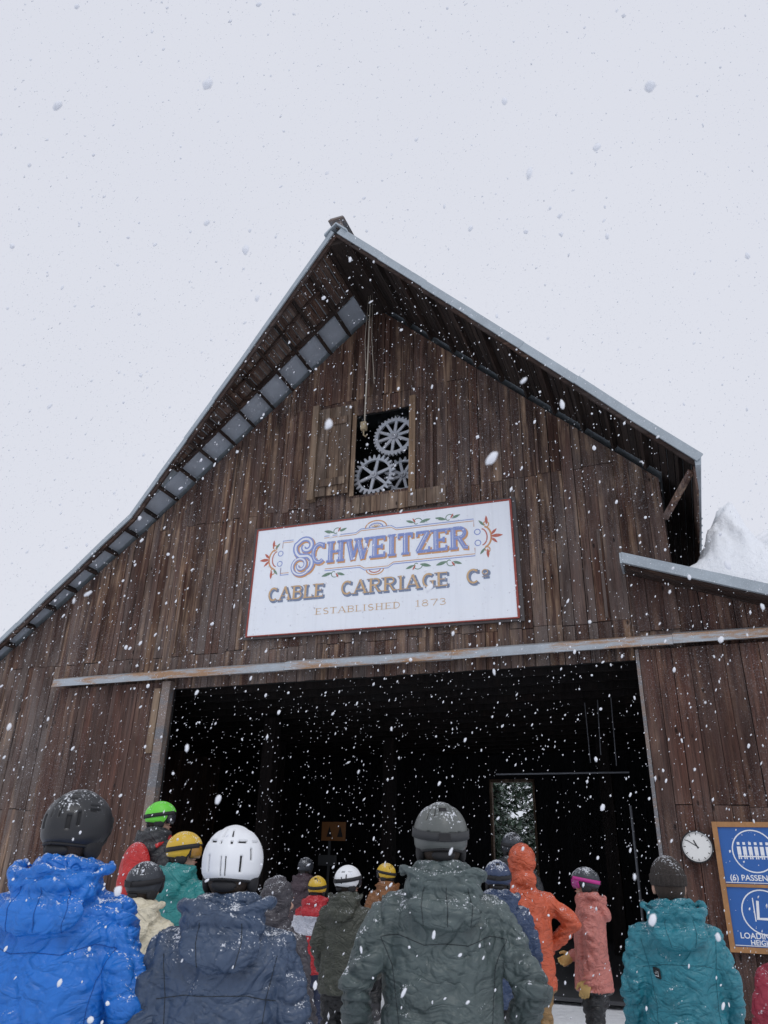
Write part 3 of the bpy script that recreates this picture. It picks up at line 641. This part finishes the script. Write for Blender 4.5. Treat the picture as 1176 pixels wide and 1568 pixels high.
for i,(u,w,h) in enumerate([(-6.1,14,5.0),(-4.6,17.5,6.5),(-6.8,17.5,8),(-3.4,18.0,6.5),(-5.6,21,9.0)]):
    p=BM@Vector((u,w,0)); conifer((p.x,p.y,0),h,i+3)
random.seed(21)
# ---------------------------------------------------------------- people
def remesh(g,voxel,smooth=4):
    me=bpy.data.meshes.new('t'); me.from_pydata(g.v,[],g.f); o=bpy.data.objects.new('t',me); scn.collection.objects.link(o)
    m=o.modifiers.new('r','REMESH'); m.mode='VOXEL'; m.voxel_size=voxel; m.use_smooth_shade=True
    if smooth: s=o.modifiers.new('s','SMOOTH'); s.iterations=smooth; s.factor=.5
    dg=bpy.context.evaluated_depsgraph_get(); me2=bpy.data.meshes.new_from_object(o.evaluated_get(dg)); bpy.data.objects.remove(o); return me2
skin=simple('skin',(.50,.30,.22),.55,0,.08); lips=simple('lips',(.42,.16,.13),.5); hairm=simple('dark_hair',(.035,.022,.015),.7,0,.4,40,.5)
eyew=simple('eye_white',(.7,.7,.7),.2); eyed=simple('eye_iris',(.03,.02,.015),.2)
darkp=simple('helmet_dark_liner',(.012,.012,.014),.7); bootm=simple('boot_plastic',(.03,.03,.035),.4,0,.2,6,0,.6)
g=G(); g.ell((0,-.008,.015),(.076,.096,.108)); g.ell((0,.022,-.068),(.056,.066,.055)); g.caps([(0,.092,.008),(0,.108,-.022)],[.010,.016]); g.ell((0,.10,-.026),(.02,.012,.01))
for s in (1,-1): g.ell((s*.079,-.005,-.02),(.012,.024,.034),12,8); g.ell((s*.035,.074,-.03),(.026,.02,.022)); g.ell((s*.033,.084,.024),(.026,.012,.008))
g.ell((0,.087,-.062),(.024,.012,.008)); g.ell((0,.078,-.095),(.022,.018,.016)); g.caps([(0,-.02,-.04),(0,-.025,-.2)],[.058,.062])
HEAD=remesh(g,.006,2); HEAD.materials.append(skin)
def glove_mesh(side):
    g=G(); g.ell((0,0,-.045),(.026,.046,.056)); g.caps([(0,0,.03),(0,0,-.02)],[.036,.034])
    for i,(y,ln) in enumerate(((.034,.072),(.012,.082),(-.011,.077),(-.033,.060))):
        b0=Vector((0,y,-.075)); b1=b0+Vector((-side*.008,0,-ln*.42)); b2_=b1+Vector((-side*.022,0,-ln*.30)); b3=b2_+Vector((-side*.026,0,-ln*.14)); g.caps([b0,b1,b2_,b3],[.0125,.012,.011,.0095],0,10)
    g.caps([(0,.03,-.02),(-side*.012,.062,-.05),(-side*.022,.070,-.085)],[.017,.0145,.012],0,10)
    return remesh(g,.0055,1)
GLV={1:glove_mesh(1),-1:glove_mesh(-1)}
def helmet(parent,shell,vents,strap=None,lens=None,R=(.108,.132,.116),goggle_up=False,trim=None):
    bm=bmesh.new(); NA,NE=120,36; rows=[]
    def bot(fd):
        if fd<50: return 14
        if fd<78: t=(fd-50)/28; t=t*t*(3-2*t); return 14+t*(-38-14)
        t=(fd-78)/102; return -38+t*8
    def pt(fd_signed,el):
        a=rad(fd_signed); e=rad(el); r=1
        xx=math.sin(a)*math.cos(e); yy=math.cos(a)*math.cos(e); zz=math.sin(e)
        r+=.022*math.exp(-(xx/.22)**2)*(1 if zz>-.1 else .3)-.026*math.exp(-((abs(xx)-.42)/.08)**2)*max(0,zz)
        if yy<0: r+=.035*math.exp(-((el+22)/9)**2)
        return Vector((xx*R[0]*r,yy*R[1]*r,zz*R[2]*r+.03))
    top=bm.verts.new(pt(0,90))
    for j in range(1,NE+1):
        row=[]
        for i in range(NA):
            fd=i*360/NA; fs=fd if fd<=180 else fd-360; b_=bot(abs(fs)); el=90-(90-b_)*j/NE; row.append(bm.verts.new(pt(fs,el)))
        rows.append(row)
    for i in range(NA): bm.faces.new((top,rows[0][(i+1)%NA],rows[0][i]))
    vf=[]
    for j in range(NE-1):
        for i in range(NA):
            fc=bm.faces.new((rows[j][i],rows[j][(i+1)%NA],rows[j+1][(i+1)%NA],rows[j+1][i]))
            fd=(i+.5)*360/NA; fb=abs(180-fd); b_=bot(180-fb); el=90-(90-b_)*(j+1.5)/NE
            for (a0,a1,e0,e1) in vents:
                if a0<=fb<=a1 and e0<=el<=e1: vf.append(fc); break
    bmesh.ops.recalc_face_normals(bm,faces=bm.faces)
    if vf:
        bmesh.ops.inset_region(bm,faces=vf,thickness=.0012,depth=-.007)
        for fc in vf: fc.material_index=1
    for fc in bm.faces: fc.smooth=True
    me=bpy.data.meshes.new('shell'); bm.to_mesh(me); bm.free(); me.materials.append(shell); me.materials.append(darkp)
    o=bpy.data.objects.new('helmet_shell',me); scn.collection.objects.link(o); o.parent=parent
    s=o.modifiers.new('s','SOLIDIFY'); s.thickness=.012; s.offset=-1
    g=G(); g.tube([pt(f_,bot(abs(f_)))*1.0 for f_ in range(-180,181,4)],.005,8)
    for s_ in (1,-1): g.ell((s_*.080,-.005,-.040),(.020,.045,.042)); g.caps([(s_*.084,.0,-.08),(s_*.05,.05,-.125),(0,.065,-.13)],[.007,.007,.007],0,8)
    g.ell((0,-.092,-.050),(.045,.020,.022)); o=g.obj('helmet_liner',trim or darkp,parent,True)
    if strap:
        g=G(); v=[]; k=0
        for f_ in range(-150,151,5):
            a=180+f_; tl=18*(math.cos(rad(f_)))
            for el in (10-tl*.6,-6-tl*.6): p=pt(a,el); v.append(p*1.0+Vector((p.x,p.y,0)).normalized()*.004)
            k+=1
        g.add(v,[(2*i,2*i+1,2*i+3,2*i+2) for i in range(k-1)]); o=g.obj('goggle_strap',strap,parent,True); s=o.modifiers.new('s','SOLIDIFY'); s.thickness=.003
        p=pt(180,-9); g=G(); g.box(-.022,.022,p.y-.012,p.y-.001,p.z-.014,p.z+.014); g.obj('strap_clip',darkp,parent)
        g=G(); v=[]; k=0; zo=.07 if goggle_up else 0
        for a in range(-62,63,4):
            for (el,rr) in ((14,1.06),(6,1.13),(-12,1.12),(-22,1.02)):
                e=rad(el); v.append(Vector((math.sin(rad(a))*.084*rr*1.1,math.cos(rad(a))*.100*rr+.012,math.sin(e)*.13+.018+zo)))
            k+=1
        g.add(v,[(4*i+j,4*i+j+1,4*i+j+5,4*i+j+4) for i in range(k-1) for j in range(3)]); o=g.obj('goggle_lens',lens,parent,True); s=o.modifiers.new('s','SOLIDIFY'); s.thickness=.008
        g=G(); g.tube([v[4*i] for i in range(k)],.007,8); g.tube([v[4*i+3] for i in range(k)],.007,8); g.tube([v[0],v[1],v[2],v[3]],.008,8); g.tube([v[4*(k-1)+j] for j in range(4)],.008,8); g.obj('goggle_frame',strap,parent,True)
def beanie(parent,mat):
    g=G(); n,mm=96,40; v=[]
    for j in range(mm+1):
        el=rad(90-(90+18)*j/mm); bul=1.0+(.06 if j>mm-11 else 0)
        for i in range(n):
            a=2*math.pi*i/n; r=bul*(1+.022*math.cos(i*math.pi/2)*math.cos(el)+.010*math.cos(j*math.pi)+.02*noise.noise(Vector((math.cos(a)*3,math.sin(a)*3,j*.3)))); v.append((.090*math.cos(el)*math.cos(a)*r,.110*math.cos(el)*math.sin(a)*r-.01,.116*math.sin(el)+.03))
    g.add(v,[(j*n+i,(j+1)*n+i,(j+1)*n+(i+1)%n,j*n+(i+1)%n) for j in range(mm) for i in range(n)])
    o=g.obj('knit_beanie',mat,parent,True); s=o.modifiers.new('s','SOLIDIFY'); s.thickness=.01
def person(name,loc,rot,headz,jacket,pants,head='helmet',hm=None,hood='down',arms=None,voxel=.018,glove=None,seams=False,head_rot=0,pitch=0,seed=0,strap=None,lens=None,wide=1.0,vents=(),stripe=None,goggle_up=False,trim=None,foldamp=1.0,seamcol=None):
    sc_=headz/1.60
    e=empty(name,None,loc,rot,sc_)
    g=G()
    g.loft([(.73,.215,.16,0),(.745,.232,.172,0),(.82,.228*wide,.165,0),(.97,.215*wide,.150,0),(1.1,.215*wide,.145,0),(1.24,.222*wide,.145,0),(1.31,.214*wide,.138,-.005),(1.37,.185*wide,.122,-.008),(1.42,.135,.105,-.008),(1.49,.09,.09,0),(1.53,.07,.07,0)])
    g.loft([(.62,.15,.115,0),(.80,.185,.135,0),(.9,.18,.13,0)],24)
    arms=arms or {}
    dflt=[(.183*wide,0,1.345),(.262*wide,-.03,1.11),(.255*wide,.10,.90)]
    AP={}
    for s in (1,-1):
        P=[Vector((s*p[0],p[1],p[2])) for p in arms.get(s,dflt)]; AP[s]=P
        g.caps([P[0]+Vector((-s*.07,0,.018)),P[0]],[.066,.072]); g.caps([P[0],P[0].lerp(P[1],.5),P[1],P[1].lerp(P[2],.6),P[2]],[.073,.071,.063,.058,.05])
        g.caps([P[2],P[2]+(P[2]-P[1]).normalized()*.012],[.053,.052])
        g.caps([(s*.095,0,.80),(s*.11,.02,.48),(s*.12,-.01,.18)],[.115,.085,.078]); g.caps([(s*.12,-.01,.26),(s*.12,-.02,.12)],[.08,.075])
        g.caps([(s*.12,-.07,.065),(s*.125,.15,.055)],[.062,.055])
    if hood=='down':
        for k in range(16):
            a=2*math.pi*k/16; g.ell((.088*math.cos(a),.078*math.sin(a)-.005,1.475+.012*math.sin(-a)),(.038,.038,.055),12,8)
        g.ell((0,-.146,1.372),(.140,.044,.084),28,16,0,(rad(-24),0,0)); g.ell((0,-.120,1.450),(.142,.060,.042),28,16)
        br=[]
        for k in range(13):
            t=rad(-105+210*k/12); br.append(Vector((.156*math.sin(t),-.045-.115*math.cos(t),1.492-.014*math.cos(t)+.012*math.sin(seed*2+k))))
        g.caps(br,[.020]*13,0,10)
        for s in (1,-1): g.ell((s*.098,-.080,1.440),(.055,.07,.046),16,10,0,(0,s*rad(28),0))
    elif hood=='up':
        g.ell((0,-.02,1.635),(.112,.124,.134),28,18); g.caps([(0,-.02,1.47),(0,-.02,1.56)],[.100,.095]); g.ell((0,-.085,1.50),(.09,.06,.07))
    me=remesh(g,voxel,2)
    co=np.empty(len(me.vertices)*3); me.vertices.foreach_get('co',co); co=co.reshape(-1,3); me.update()
    nr=np.array([v.normal[:] for v in me.vertices]); sv=Vector((seed*7.3,seed*3.1,0)); out=co.copy()
    for i in range(len(co)):
        p=Vector(co[i])
        if p.z<.2 : continue
        w=Vector((noise.noise(p*3+sv),noise.noise(p*3+sv+Vector((9,0,0))),noise.noise(p*3+sv+Vector((0,9,0)))))
        ax_=abs(p.x)
        if ax_>.225 or p.z<.72: q=Vector((p.x*4,p.y*4,p.z*12))+w*1.4; amp=.020; lo=.006
        elif p.z>1.40: q=Vector((p.x*5,p.y*5,p.z*12))+w*1.3; amp=.013; lo=.007
        elif p.z<.98: q=Vector((p.x*7,p.y*6,p.z*5.5))+w*1.3; amp=.015; lo=.012
        else: q=Vector((p.x*5.5,p.y*5,p.z*4.0))+w*1.4; amp=.013; lo=.012
        n1=noise.noise(q+sv); n2=noise.noise(Vector((p.x*4,p.y*4,p.z*3))+sv*2); n3=noise.noise(q*2.2+sv)
        d=amp*(min(abs(n1)*4.0,1.0)-.75)+amp*.4*(min(abs(n3)*4.0,1.0)-.75)+lo*n2
        out[i]=co[i]+nr[i]*d*foldamp
    me.vertices.foreach_set('co',out.ravel()); me.update()
    mats=[jacket,pants,bootm]+([stripe] if stripe else [])
    for x in mats: me.materials.append(x)
    mi=[]
    for p in me.polygons:
        c=p.center; k=0
        if c.z<.19: k=2
        elif c.z<.742: k=1
        if stripe and k==0 and 1.12<c.z<1.32 : k=3
        mi.append(k)
    me.polygons.foreach_set('material_index',mi)
    me.polygons.foreach_set('use_smooth',[True]*len(mi)); o=bpy.data.objects.new('body',me); scn.collection.objects.link(o); o.parent=e
    hp=empty('head'); hp.parent=e; hp.location=(0,.005 if hood!='up' else .045,1.60); hp.rotation_euler=(rad(pitch),0,rad(head_rot))
    ho=bpy.data.objects.new('face',HEAD); scn.collection.objects.link(ho); ho.parent=hp
    g=G()
    for s in (1,-1): g.ell((s*.032,.080,.004),(.012,.012,.010),12,8,0); g.ell((s*.032,.0885,.004),(.0055,.005,.0055),10,6,1)
    g.obj('eyes',[eyew,eyed],hp,True); g=G(); g.ell((0,.0965,-.062),(.022,.007,.006),12,8); g.obj('mouth',lips,hp,True)
    if hood!='up': g=G(); g.ell((0,-.025,-.005),(.082,.088,.096)); g.obj('hair',hairm,hp,True)
    if head=='helmet': helmet(hp,hm,vents,strap,lens,goggle_up=goggle_up,trim=trim)
    if head=='beanie': beanie(hp,hm)
    for s in (1,-1):
        P=AP[s]; d=(P[2]-P[1]).normalized(); gm_=GLV[s].copy(); gm_.materials.clear(); gm_.materials.append(glove or darkp)
        go=bpy.data.objects.new('glove',gm_); scn.collection.objects.link(go); go.parent=e; go.location=P[2]+d*.03; go.rotation_mode='QUATERNION'; go.rotation_quaternion=Vector((0,0,-1)).rotation_difference(d)
    if seams:
        bv=BVHTree.FromPolygons([v.co for v in me.vertices],[tuple(p.vertices) for p in me.polygons]); g=G()
        def seam(pts,r=.0013):
            o_=[]
            for i in range(len(pts)-1):
                for k in range(20):
                    t=k/20; x=pts[i][0]*(1-t)+pts[i+1][0]*t; z=pts[i][1]*(1-t)+pts[i+1][1]*t
                    h=bv.ray_cast(Vector((x,-1,z)),Vector((0,1,0)))
                    if h[0] is not None and h[0].y<.03:
                        q=h[0]+h[1]*.0004
                        if o_ and (q-o_[-1]).length>.05: break
                        o_.append(q)
            if len(o_)>2: g.tube(o_,r,5)
        for pts in seams:
            seam(pts)
            if any(abs(x)>.001 for x,z in pts): seam([(-x,z) for x,z in pts])
        g.obj('seams',simple('seam_thread',seamcol or (.02,.025,.03),.8),e,True)
        if seed==4:
            h=bv.ray_cast(Vector((-.13,-1,1.19)),Vector((0,1,0))); c,nn=h[0],h[1]
            g=G(); g.box(-.022,.022,-.004,.002,-.024,.024); o=g.obj('logo_patch',darkp,e); o.location=c+nn*.004; o.rotation_mode='QUATERNION'; o.rotation_quaternion=Vector((0,-1,0)).rotation_difference(nn)
            g=G(); ribbon(g,[(-.012,-.012),(.012,-.012),(.012,.012)],.004,lambda x,y:(x,y),-.0055); ribbon(g,[(-.012,.0),(.0,.0),(.0,.012)],.003,lambda x,y:(x,y),-.0055); o2=g.obj('logo_mark',eyew,o)
    return e
S1=[[(.0,1.255),(.08,1.25),(.17,1.28),(.235,1.27)],[(.235,1.27),(.19,1.18),(.165,1.0),(.17,.78)],[(.0,1.44),(.0,1.38),(.0,1.31)],[(.08,1.44),(.095,1.38),(.085,1.31)]]
S2=[[(.0,1.23),(.1,1.23),(.2,1.21)],[(.19,1.34),(.165,1.22),(.15,1.05),(.16,.78)],[(.07,1.44),(.075,1.38),(.06,1.31)]]
F=lambda n_,c,s=.55: fabric(n_,c,s)
lensm=simple('goggle_lens',(.03,.03,.04),.1); lensy=simple('goggle_lens_amber',(.35,.18,.03),.12); lensp=simple('goggle_pink',(.35,.04,.22),.15)
strapb=simple('strap_black',(.012,.012,.015),.7); strapg=simple('strap_grey',(.035,.037,.04),.7); strapp=simple('strap_pink',(.5,.03,.25),.6)
helm_black=simple('helmet_matte_black',(.018,.019,.022),.42,0,.1,8,.05,1.0); helm_white=simple('helmet_white',(.78,.80,.83),.4,0,.03,8,0,.6)
helm_grey=simple('helmet_grey',(.11,.12,.115),.42,0,.1,8,0,1.1); helm_green=simple('helmet_green',(.14,.62,.05),.45,0,.05,8,0,.7); helm_yel=simple('helmet_yellow',(.62,.40,.03),.45,0,.05,8,0,1.0)
helm_dk=simple('helmet_dark',(.03,.035,.045),.5,0,.1,8,0,1.3); helm_navy=simple('helmet_navy',(.03,.05,.11),.5,0,.1,8,0,1.6)
blackpants=F('pants_black',(.012,.013,.015),.2); tanp=F('pants_tan',(.30,.18,.07),.2); greyp=F('pants_grey',(.05,.055,.06),.2)
V1=[(6,9,10,50),(16,34,44,49),(16,30,56,61),(22,30,-8,14),(38,46,-4,22),(60,80,30,34),(60,80,22,26)]
V2=[(9,15,26,33),(9,15,38,60),(24,48,30,34),(60,85,30,34),(3,6,-26,8),(50,56,0,20),(30,36,-18,8)]
V3=[(0,14,40,56),(22,28,30,60),(40,46,20,50),(10,40,-4,0)]
wa={1:[(.187,0,1.345),(.295,-.05,1.12),(.26,.13,.95)],-1:[(.187,0,1.345),(.295,-.05,1.12),(.26,.13,.95)]}
ca_={1:[(.192,0,1.345),(.335,-.04,1.11),(.30,.12,.92)],-1:[(.192,0,1.345),(.325,-.04,1.12),(.30,.12,.92)]}
front=.008
person('skier',(-1.09,2.98,0),rad(-4),1.665,F('jacket_blue',(.012,.16,.58),1.0),blackpants,hm=helm_black,voxel=front,seams=S1,seed=1,vents=V1,head_rot=-12,arms=wa,seamcol=(.005,.07,.3))
person('skier',(-.505,2.95,0),rad(3),1.565,F('jacket_slate',(.045,.073,.130),.9),blackpants,hm=helm_white,voxel=front,seams=S2,seed=2,vents=V2,head_rot=-8,trim=strapb)
person('skier',(.275,3.45,0),rad(2),1.685,F('jacket_grey_green',(.080,.108,.108),.8),blackpants,hm=helm_grey,voxel=front,seams=S1,seed=3,vents=V3,strap=strapg,lens=lensm,arms=ca_,wide=1.02)
person('skier',(1.55,4.4,0),rad(-8),1.53,F('jacket_teal',(.022,.20,.26),.6),greyp,head='beanie',hm=simple('knit_wool',(.06,.05,.045),.95,0,.8,120,.9,1.2),voxel=.010,seams=S2,seed=4,seamcol=(.008,.08,.11),wide=.95)
person('skier',(1.545,3.0,0),rad(10),1.49,F('jacket_maroon',(.27,.012,.035),.6),blackpants,hm=helm_black,voxel=.012,seed=5,vents=V1,arms=wa)
person('skier',(-2.10,7.9,.17),rad(-25),1.76,F('jacket_charcoal',(.03,.032,.036),.4),blackpants,hm=helm_green,seed=6,vents=V3,strap=strapb,lens=lensm,head_rot=-50)
person('skier',(-1.46,6.3,0),rad(-30),1.63,F('jacket_teal_dark',(.02,.22,.22),.5),blackpants,hm=helm_yel,seed=7,vents=V3,strap=strapb,lens=lensy,head_rot=-55)
person('skier',(-1.34,4.9,0),rad(-10),1.44,F('jacket_cream',(.68,.62,.47),.3),greyp,hm=helm_dk,seed=8,vents=V3,strap=strapb,lens=lensm,voxel=.013,head_rot=-20)
person('skier',(-.58,5.1,0),rad(-25),1.37,F('jacket_plum_grey',(.055,.05,.06),1.0),blackpants,head='none',hood='up',seed=9,voxel=.012)
person('skier',(-.22,6.9,0),rad(-20),1.44,F('jacket_olive',(.05,.055,.042),.5),blackpants,hm=helm_white,seed=10,vents=V2,strap=strapb,lens=lensm,voxel=.014,head_rot=-35)
person('child_skier',(-.57,8.4,0),rad(-15),1.34,F('jacket_red',(.45,.02,.03),.5),F('pants_navy',(.02,.03,.07),.2),hm=helm_yel,seed=11,vents=V3,strap=strapb,lens=lensm,stripe=F('jacket_white',(.6,.62,.7),.3))
person('skier',(.14,10.0,0),rad(20),1.46,F('jacket_brown',(.22,.09,.03),.3),blackpants,hm=helm_yel,seed=12,vents=V3,strap=strapb,lens=lensm,head_rot=40)
person('skier',(.93,6.3,0),rad(-5),1.50,F('jacket_navy',(.03,.055,.12),1.0),blackpants,hm=helm_navy,seed=13,vents=V3,strap=strapb,lens=lensm,voxel=.013)
aki={1:[(.187,0,1.35),(.40,-.05,1.20),(.25,.06,1.02)],-1:[(.187,0,1.35),(.29,-.03,1.12),(.2,.16,.98)]}
person('skier',(1.20,6.8,0),rad(10),1.60,F('jacket_orange',(.56,.10,.04),.5),tanp,head='none',hood='up',seed=14,voxel=.013,arms=aki)
person('skier',(1.54,9.2,0),rad(10),1.78,F('jacket_black',(.02,.022,.026),.3),blackpants,hm=helm_dk,seed=15,vents=V3,strap=strapb,lens=lensm)
bent={1:[(.183,0,1.345),(.24,-.05,1.12),(.16,.16,1.0)],-1:[(.183,0,1.345),(.24,-.02,1.1),(.23,.05,.86)]}
person('skier',(1.85,7.3,0),rad(75),1.47,F('jacket_pink',(.50,.17,.14),.5),blackpants,hm=helm_dk,seed=16,vents=V3,strap=strapp,lens=lensp,voxel=.013,arms=bent,glove=simple('tan_leather',(.50,.33,.12),.7))
person('skier',(2.2,12.2,0),rad(30),1.55,F('jacket_dk2',(.03,.03,.03),.1),blackpants,hm=helm_dk,seed=17,vents=V3)
person('skier',(-.95,11.4,0),rad(-20),1.5,F('jacket_dk3',(.05,.03,.04),.1),blackpants,hm=helm_dk,seed=18,vents=V3)
bp=empty('backpack',None,(-2.10,7.9,.17),rad(-25),1.76/1.6); g=G(); g.ell((0,-.23,1.17),(.15,.09,.24),24,16); g.ell((0,-.29,1.10),(.11,.06,.13))
for s in (1,-1): g.caps([(s*.12,-.14,1.38),(s*.13,.0,1.46),(s*.12,.14,1.33),(s*.16,.13,1.1)],[.022,.022,.022,.018],0,8)
me=remesh(g,.012,2); me.materials.append(fabric('backpack_red',(.5,.02,.02),.6)); o=bpy.data.objects.new('pack',me); scn.collection.objects.link(o); o.parent=bp
# ---------------------------------------------------------------- falling snow
def flakes(NF,sub,dmin,dmax,mu,sg_,smin,smax,box):
    if sub:
        ico=bmesh.new(); bmesh.ops.create_icosphere(ico,subdivisions=2,radius=1); bv_=np.array([v.co[:] for v in ico.verts]); bf=np.array([[v.index for v in f.verts] for f in ico.faces]); ico.free()
    else:
        bv_=np.array([(1,0,0),(0,1,0),(-1,0,0),(0,-1,0),(0,0,1),(0,0,-1)],float); bf=np.array([(0,1,4),(1,2,4),(2,3,4),(3,0,4),(1,0,5),(2,1,5),(3,2,5),(0,3,5)])
    nb=len(bv_)
    P=np.stack([rng.uniform(*box[0],NF),rng.uniform(*box[1],NF),rng.uniform(*box[2],NF)],1)
    d=np.sqrt(P[:,0]**2+P[:,1]**2+(P[:,2]-1.6)**2); P=P[(d>dmin)&(d<dmax)]
    Bi=np.array(BMi); l=P@Bi[:3,:3].T+Bi[:3,3]
    u=np.clip(l[:,0],EL[0],ER[0]); rz=np.interp(u,[EL[0],BRK[0],RID[0],ER[0]],[EL[1],BRK[1],RID[1],ER[1]]); ov=np.interp(u,[EL[0],BRK[0],RID[0],ER[0]],[.22,.48,OR,1.2])
    inside=(l[:,1]>-.1)&(l[:,0]>-14)&(l[:,0]<3.4)&(l[:,2]<np.where(l[:,0]<ER[0],rz+.5,6.2))
    inroof=(l[:,1]>-ov-.05)&(l[:,2]>rz-.3)&(l[:,2]<rz+.3)&(l[:,0]<ER[0]+.1)
    P=P[~(inside|inroof)]; n=len(P)
    sz=np.clip(rng.lognormal(math.log(mu),sg_,n),smin,smax)
    S=sz[:,None]*np.stack([rng.uniform(.6,1.1,n),rng.uniform(.6,1.1,n),rng.uniform(1.0,2.2,n)],1)
    V=bv_[None]*rng.uniform(.85,1.15,(n,nb,1))*S[:,None,:]
    a=rng.normal(rad(20),rad(14),n); ca,sa=np.cos(a)[:,None],np.sin(a)[:,None]
    V=np.stack([V[:,:,0]*ca+V[:,:,2]*sa,V[:,:,1],-V[:,:,0]*sa+V[:,:,2]*ca],2)+P[:,None,:]
    F_=(bf[None]+np.arange(n)[:,None,None]*nb).reshape(-1,3); return V.reshape(-1,3),F_
sets=[flakes(150000,False,3.5,40,.0038,.40,.0018,.009,((-14,8),(-1,19),(.05,18))),
      flakes(9000,True,.9,3.5,.0025,.36,.0011,.0048,((-3.3,3.3),(-1,3.5),(.05,5.0))),
      flakes(120,True,.55,1.3,.0032,.30,.0020,.0055,((-1.2,1.2),(.0,1.3),(1.2,3.2)))]
V=[];Fc=[];o_=0
for a,b2 in sets: V.append(a); Fc.append(b2+o_); o_+=len(a)
V=np.concatenate(V); Fc=np.concatenate(Fc)
me=bpy.data.meshes.new('falling_snow'); me.vertices.add(len(V)); me.vertices.foreach_set('co',V.ravel().astype(np.float32))
me.loops.add(len(Fc)*3); me.loops.foreach_set('vertex_index',Fc.ravel().astype(np.int32)); me.polygons.add(len(Fc)); me.polygons.foreach_set('loop_start',np.arange(0,len(Fc)*3,3,dtype=np.int32))
me.materials.append(M['flake']); me.update(calc_edges=True); me.polygons.foreach_set('use_smooth',[True]*len(Fc)); me.validate(); me.update()
scn.collection.objects.link(bpy.data.objects.new('falling_snow',me))
# ---------------------------------------------------------------- light, world, camera
w=bpy.data.worlds.new('World'); scn.world=w; w.use_nodes=True; nt=w.node_tree; bg=nt.nodes['Background']
sky=N(nt,'ShaderNodeTexSky'); sky.sky_type='NISHITA'; sky.sun_disc=False; sky.sun_elevation=rad(50); sky.sun_rotation=rad(200)
hs=N(nt,'ShaderNodeHueSaturation'); hs.inputs['Saturation'].default_value=.25; L(nt,sky.outputs[0],hs.inputs['Color'])
tc=N(nt,'ShaderNodeTexCoord'); nn=noise_n(nt,tc.outputs['Generated'],1.5,3,.5)
cl=mix(nt,nn.outputs[0],(7.15,7.4,8.3),(8.0,8.2,9.0))
L(nt,mix(nt,.93,hs.outputs[0],cl),bg.inputs['Color']); bg.inputs['Strength'].default_value=.1
sl=bpy.data.lights.new('sun','SUN'); sl.energy=.7; sl.angle=rad(25); sl.color=(1,.98,.95); so=bpy.data.objects.new('sun',sl); scn.collection.objects.link(so)
so.rotation_euler=(rad(40),0,rad(20))
cd=bpy.data.cameras.new('camera'); co_=bpy.data.objects.new('camera',cd); scn.collection.objects.link(co_); scn.camera=co_
cd.sensor_fit='VERTICAL'; cd.sensor_height=36; cd.lens=36*1150/1568; cd.clip_start=.05; cd.clip_end=4000
co_.matrix_world=Matrix.Translation((0,0,1.6))@(Matrix.Rotation(rad(115),4,'X')@Matrix.Rotation(rad(1.5),4,'Z'))
cd.dof.use_dof=True; cd.dof.focus_distance=9; cd.dof.aperture_fstop=11
scn.view_settings.view_transform='Standard'; scn.view_settings.look='None'; scn.view_settings.exposure=0
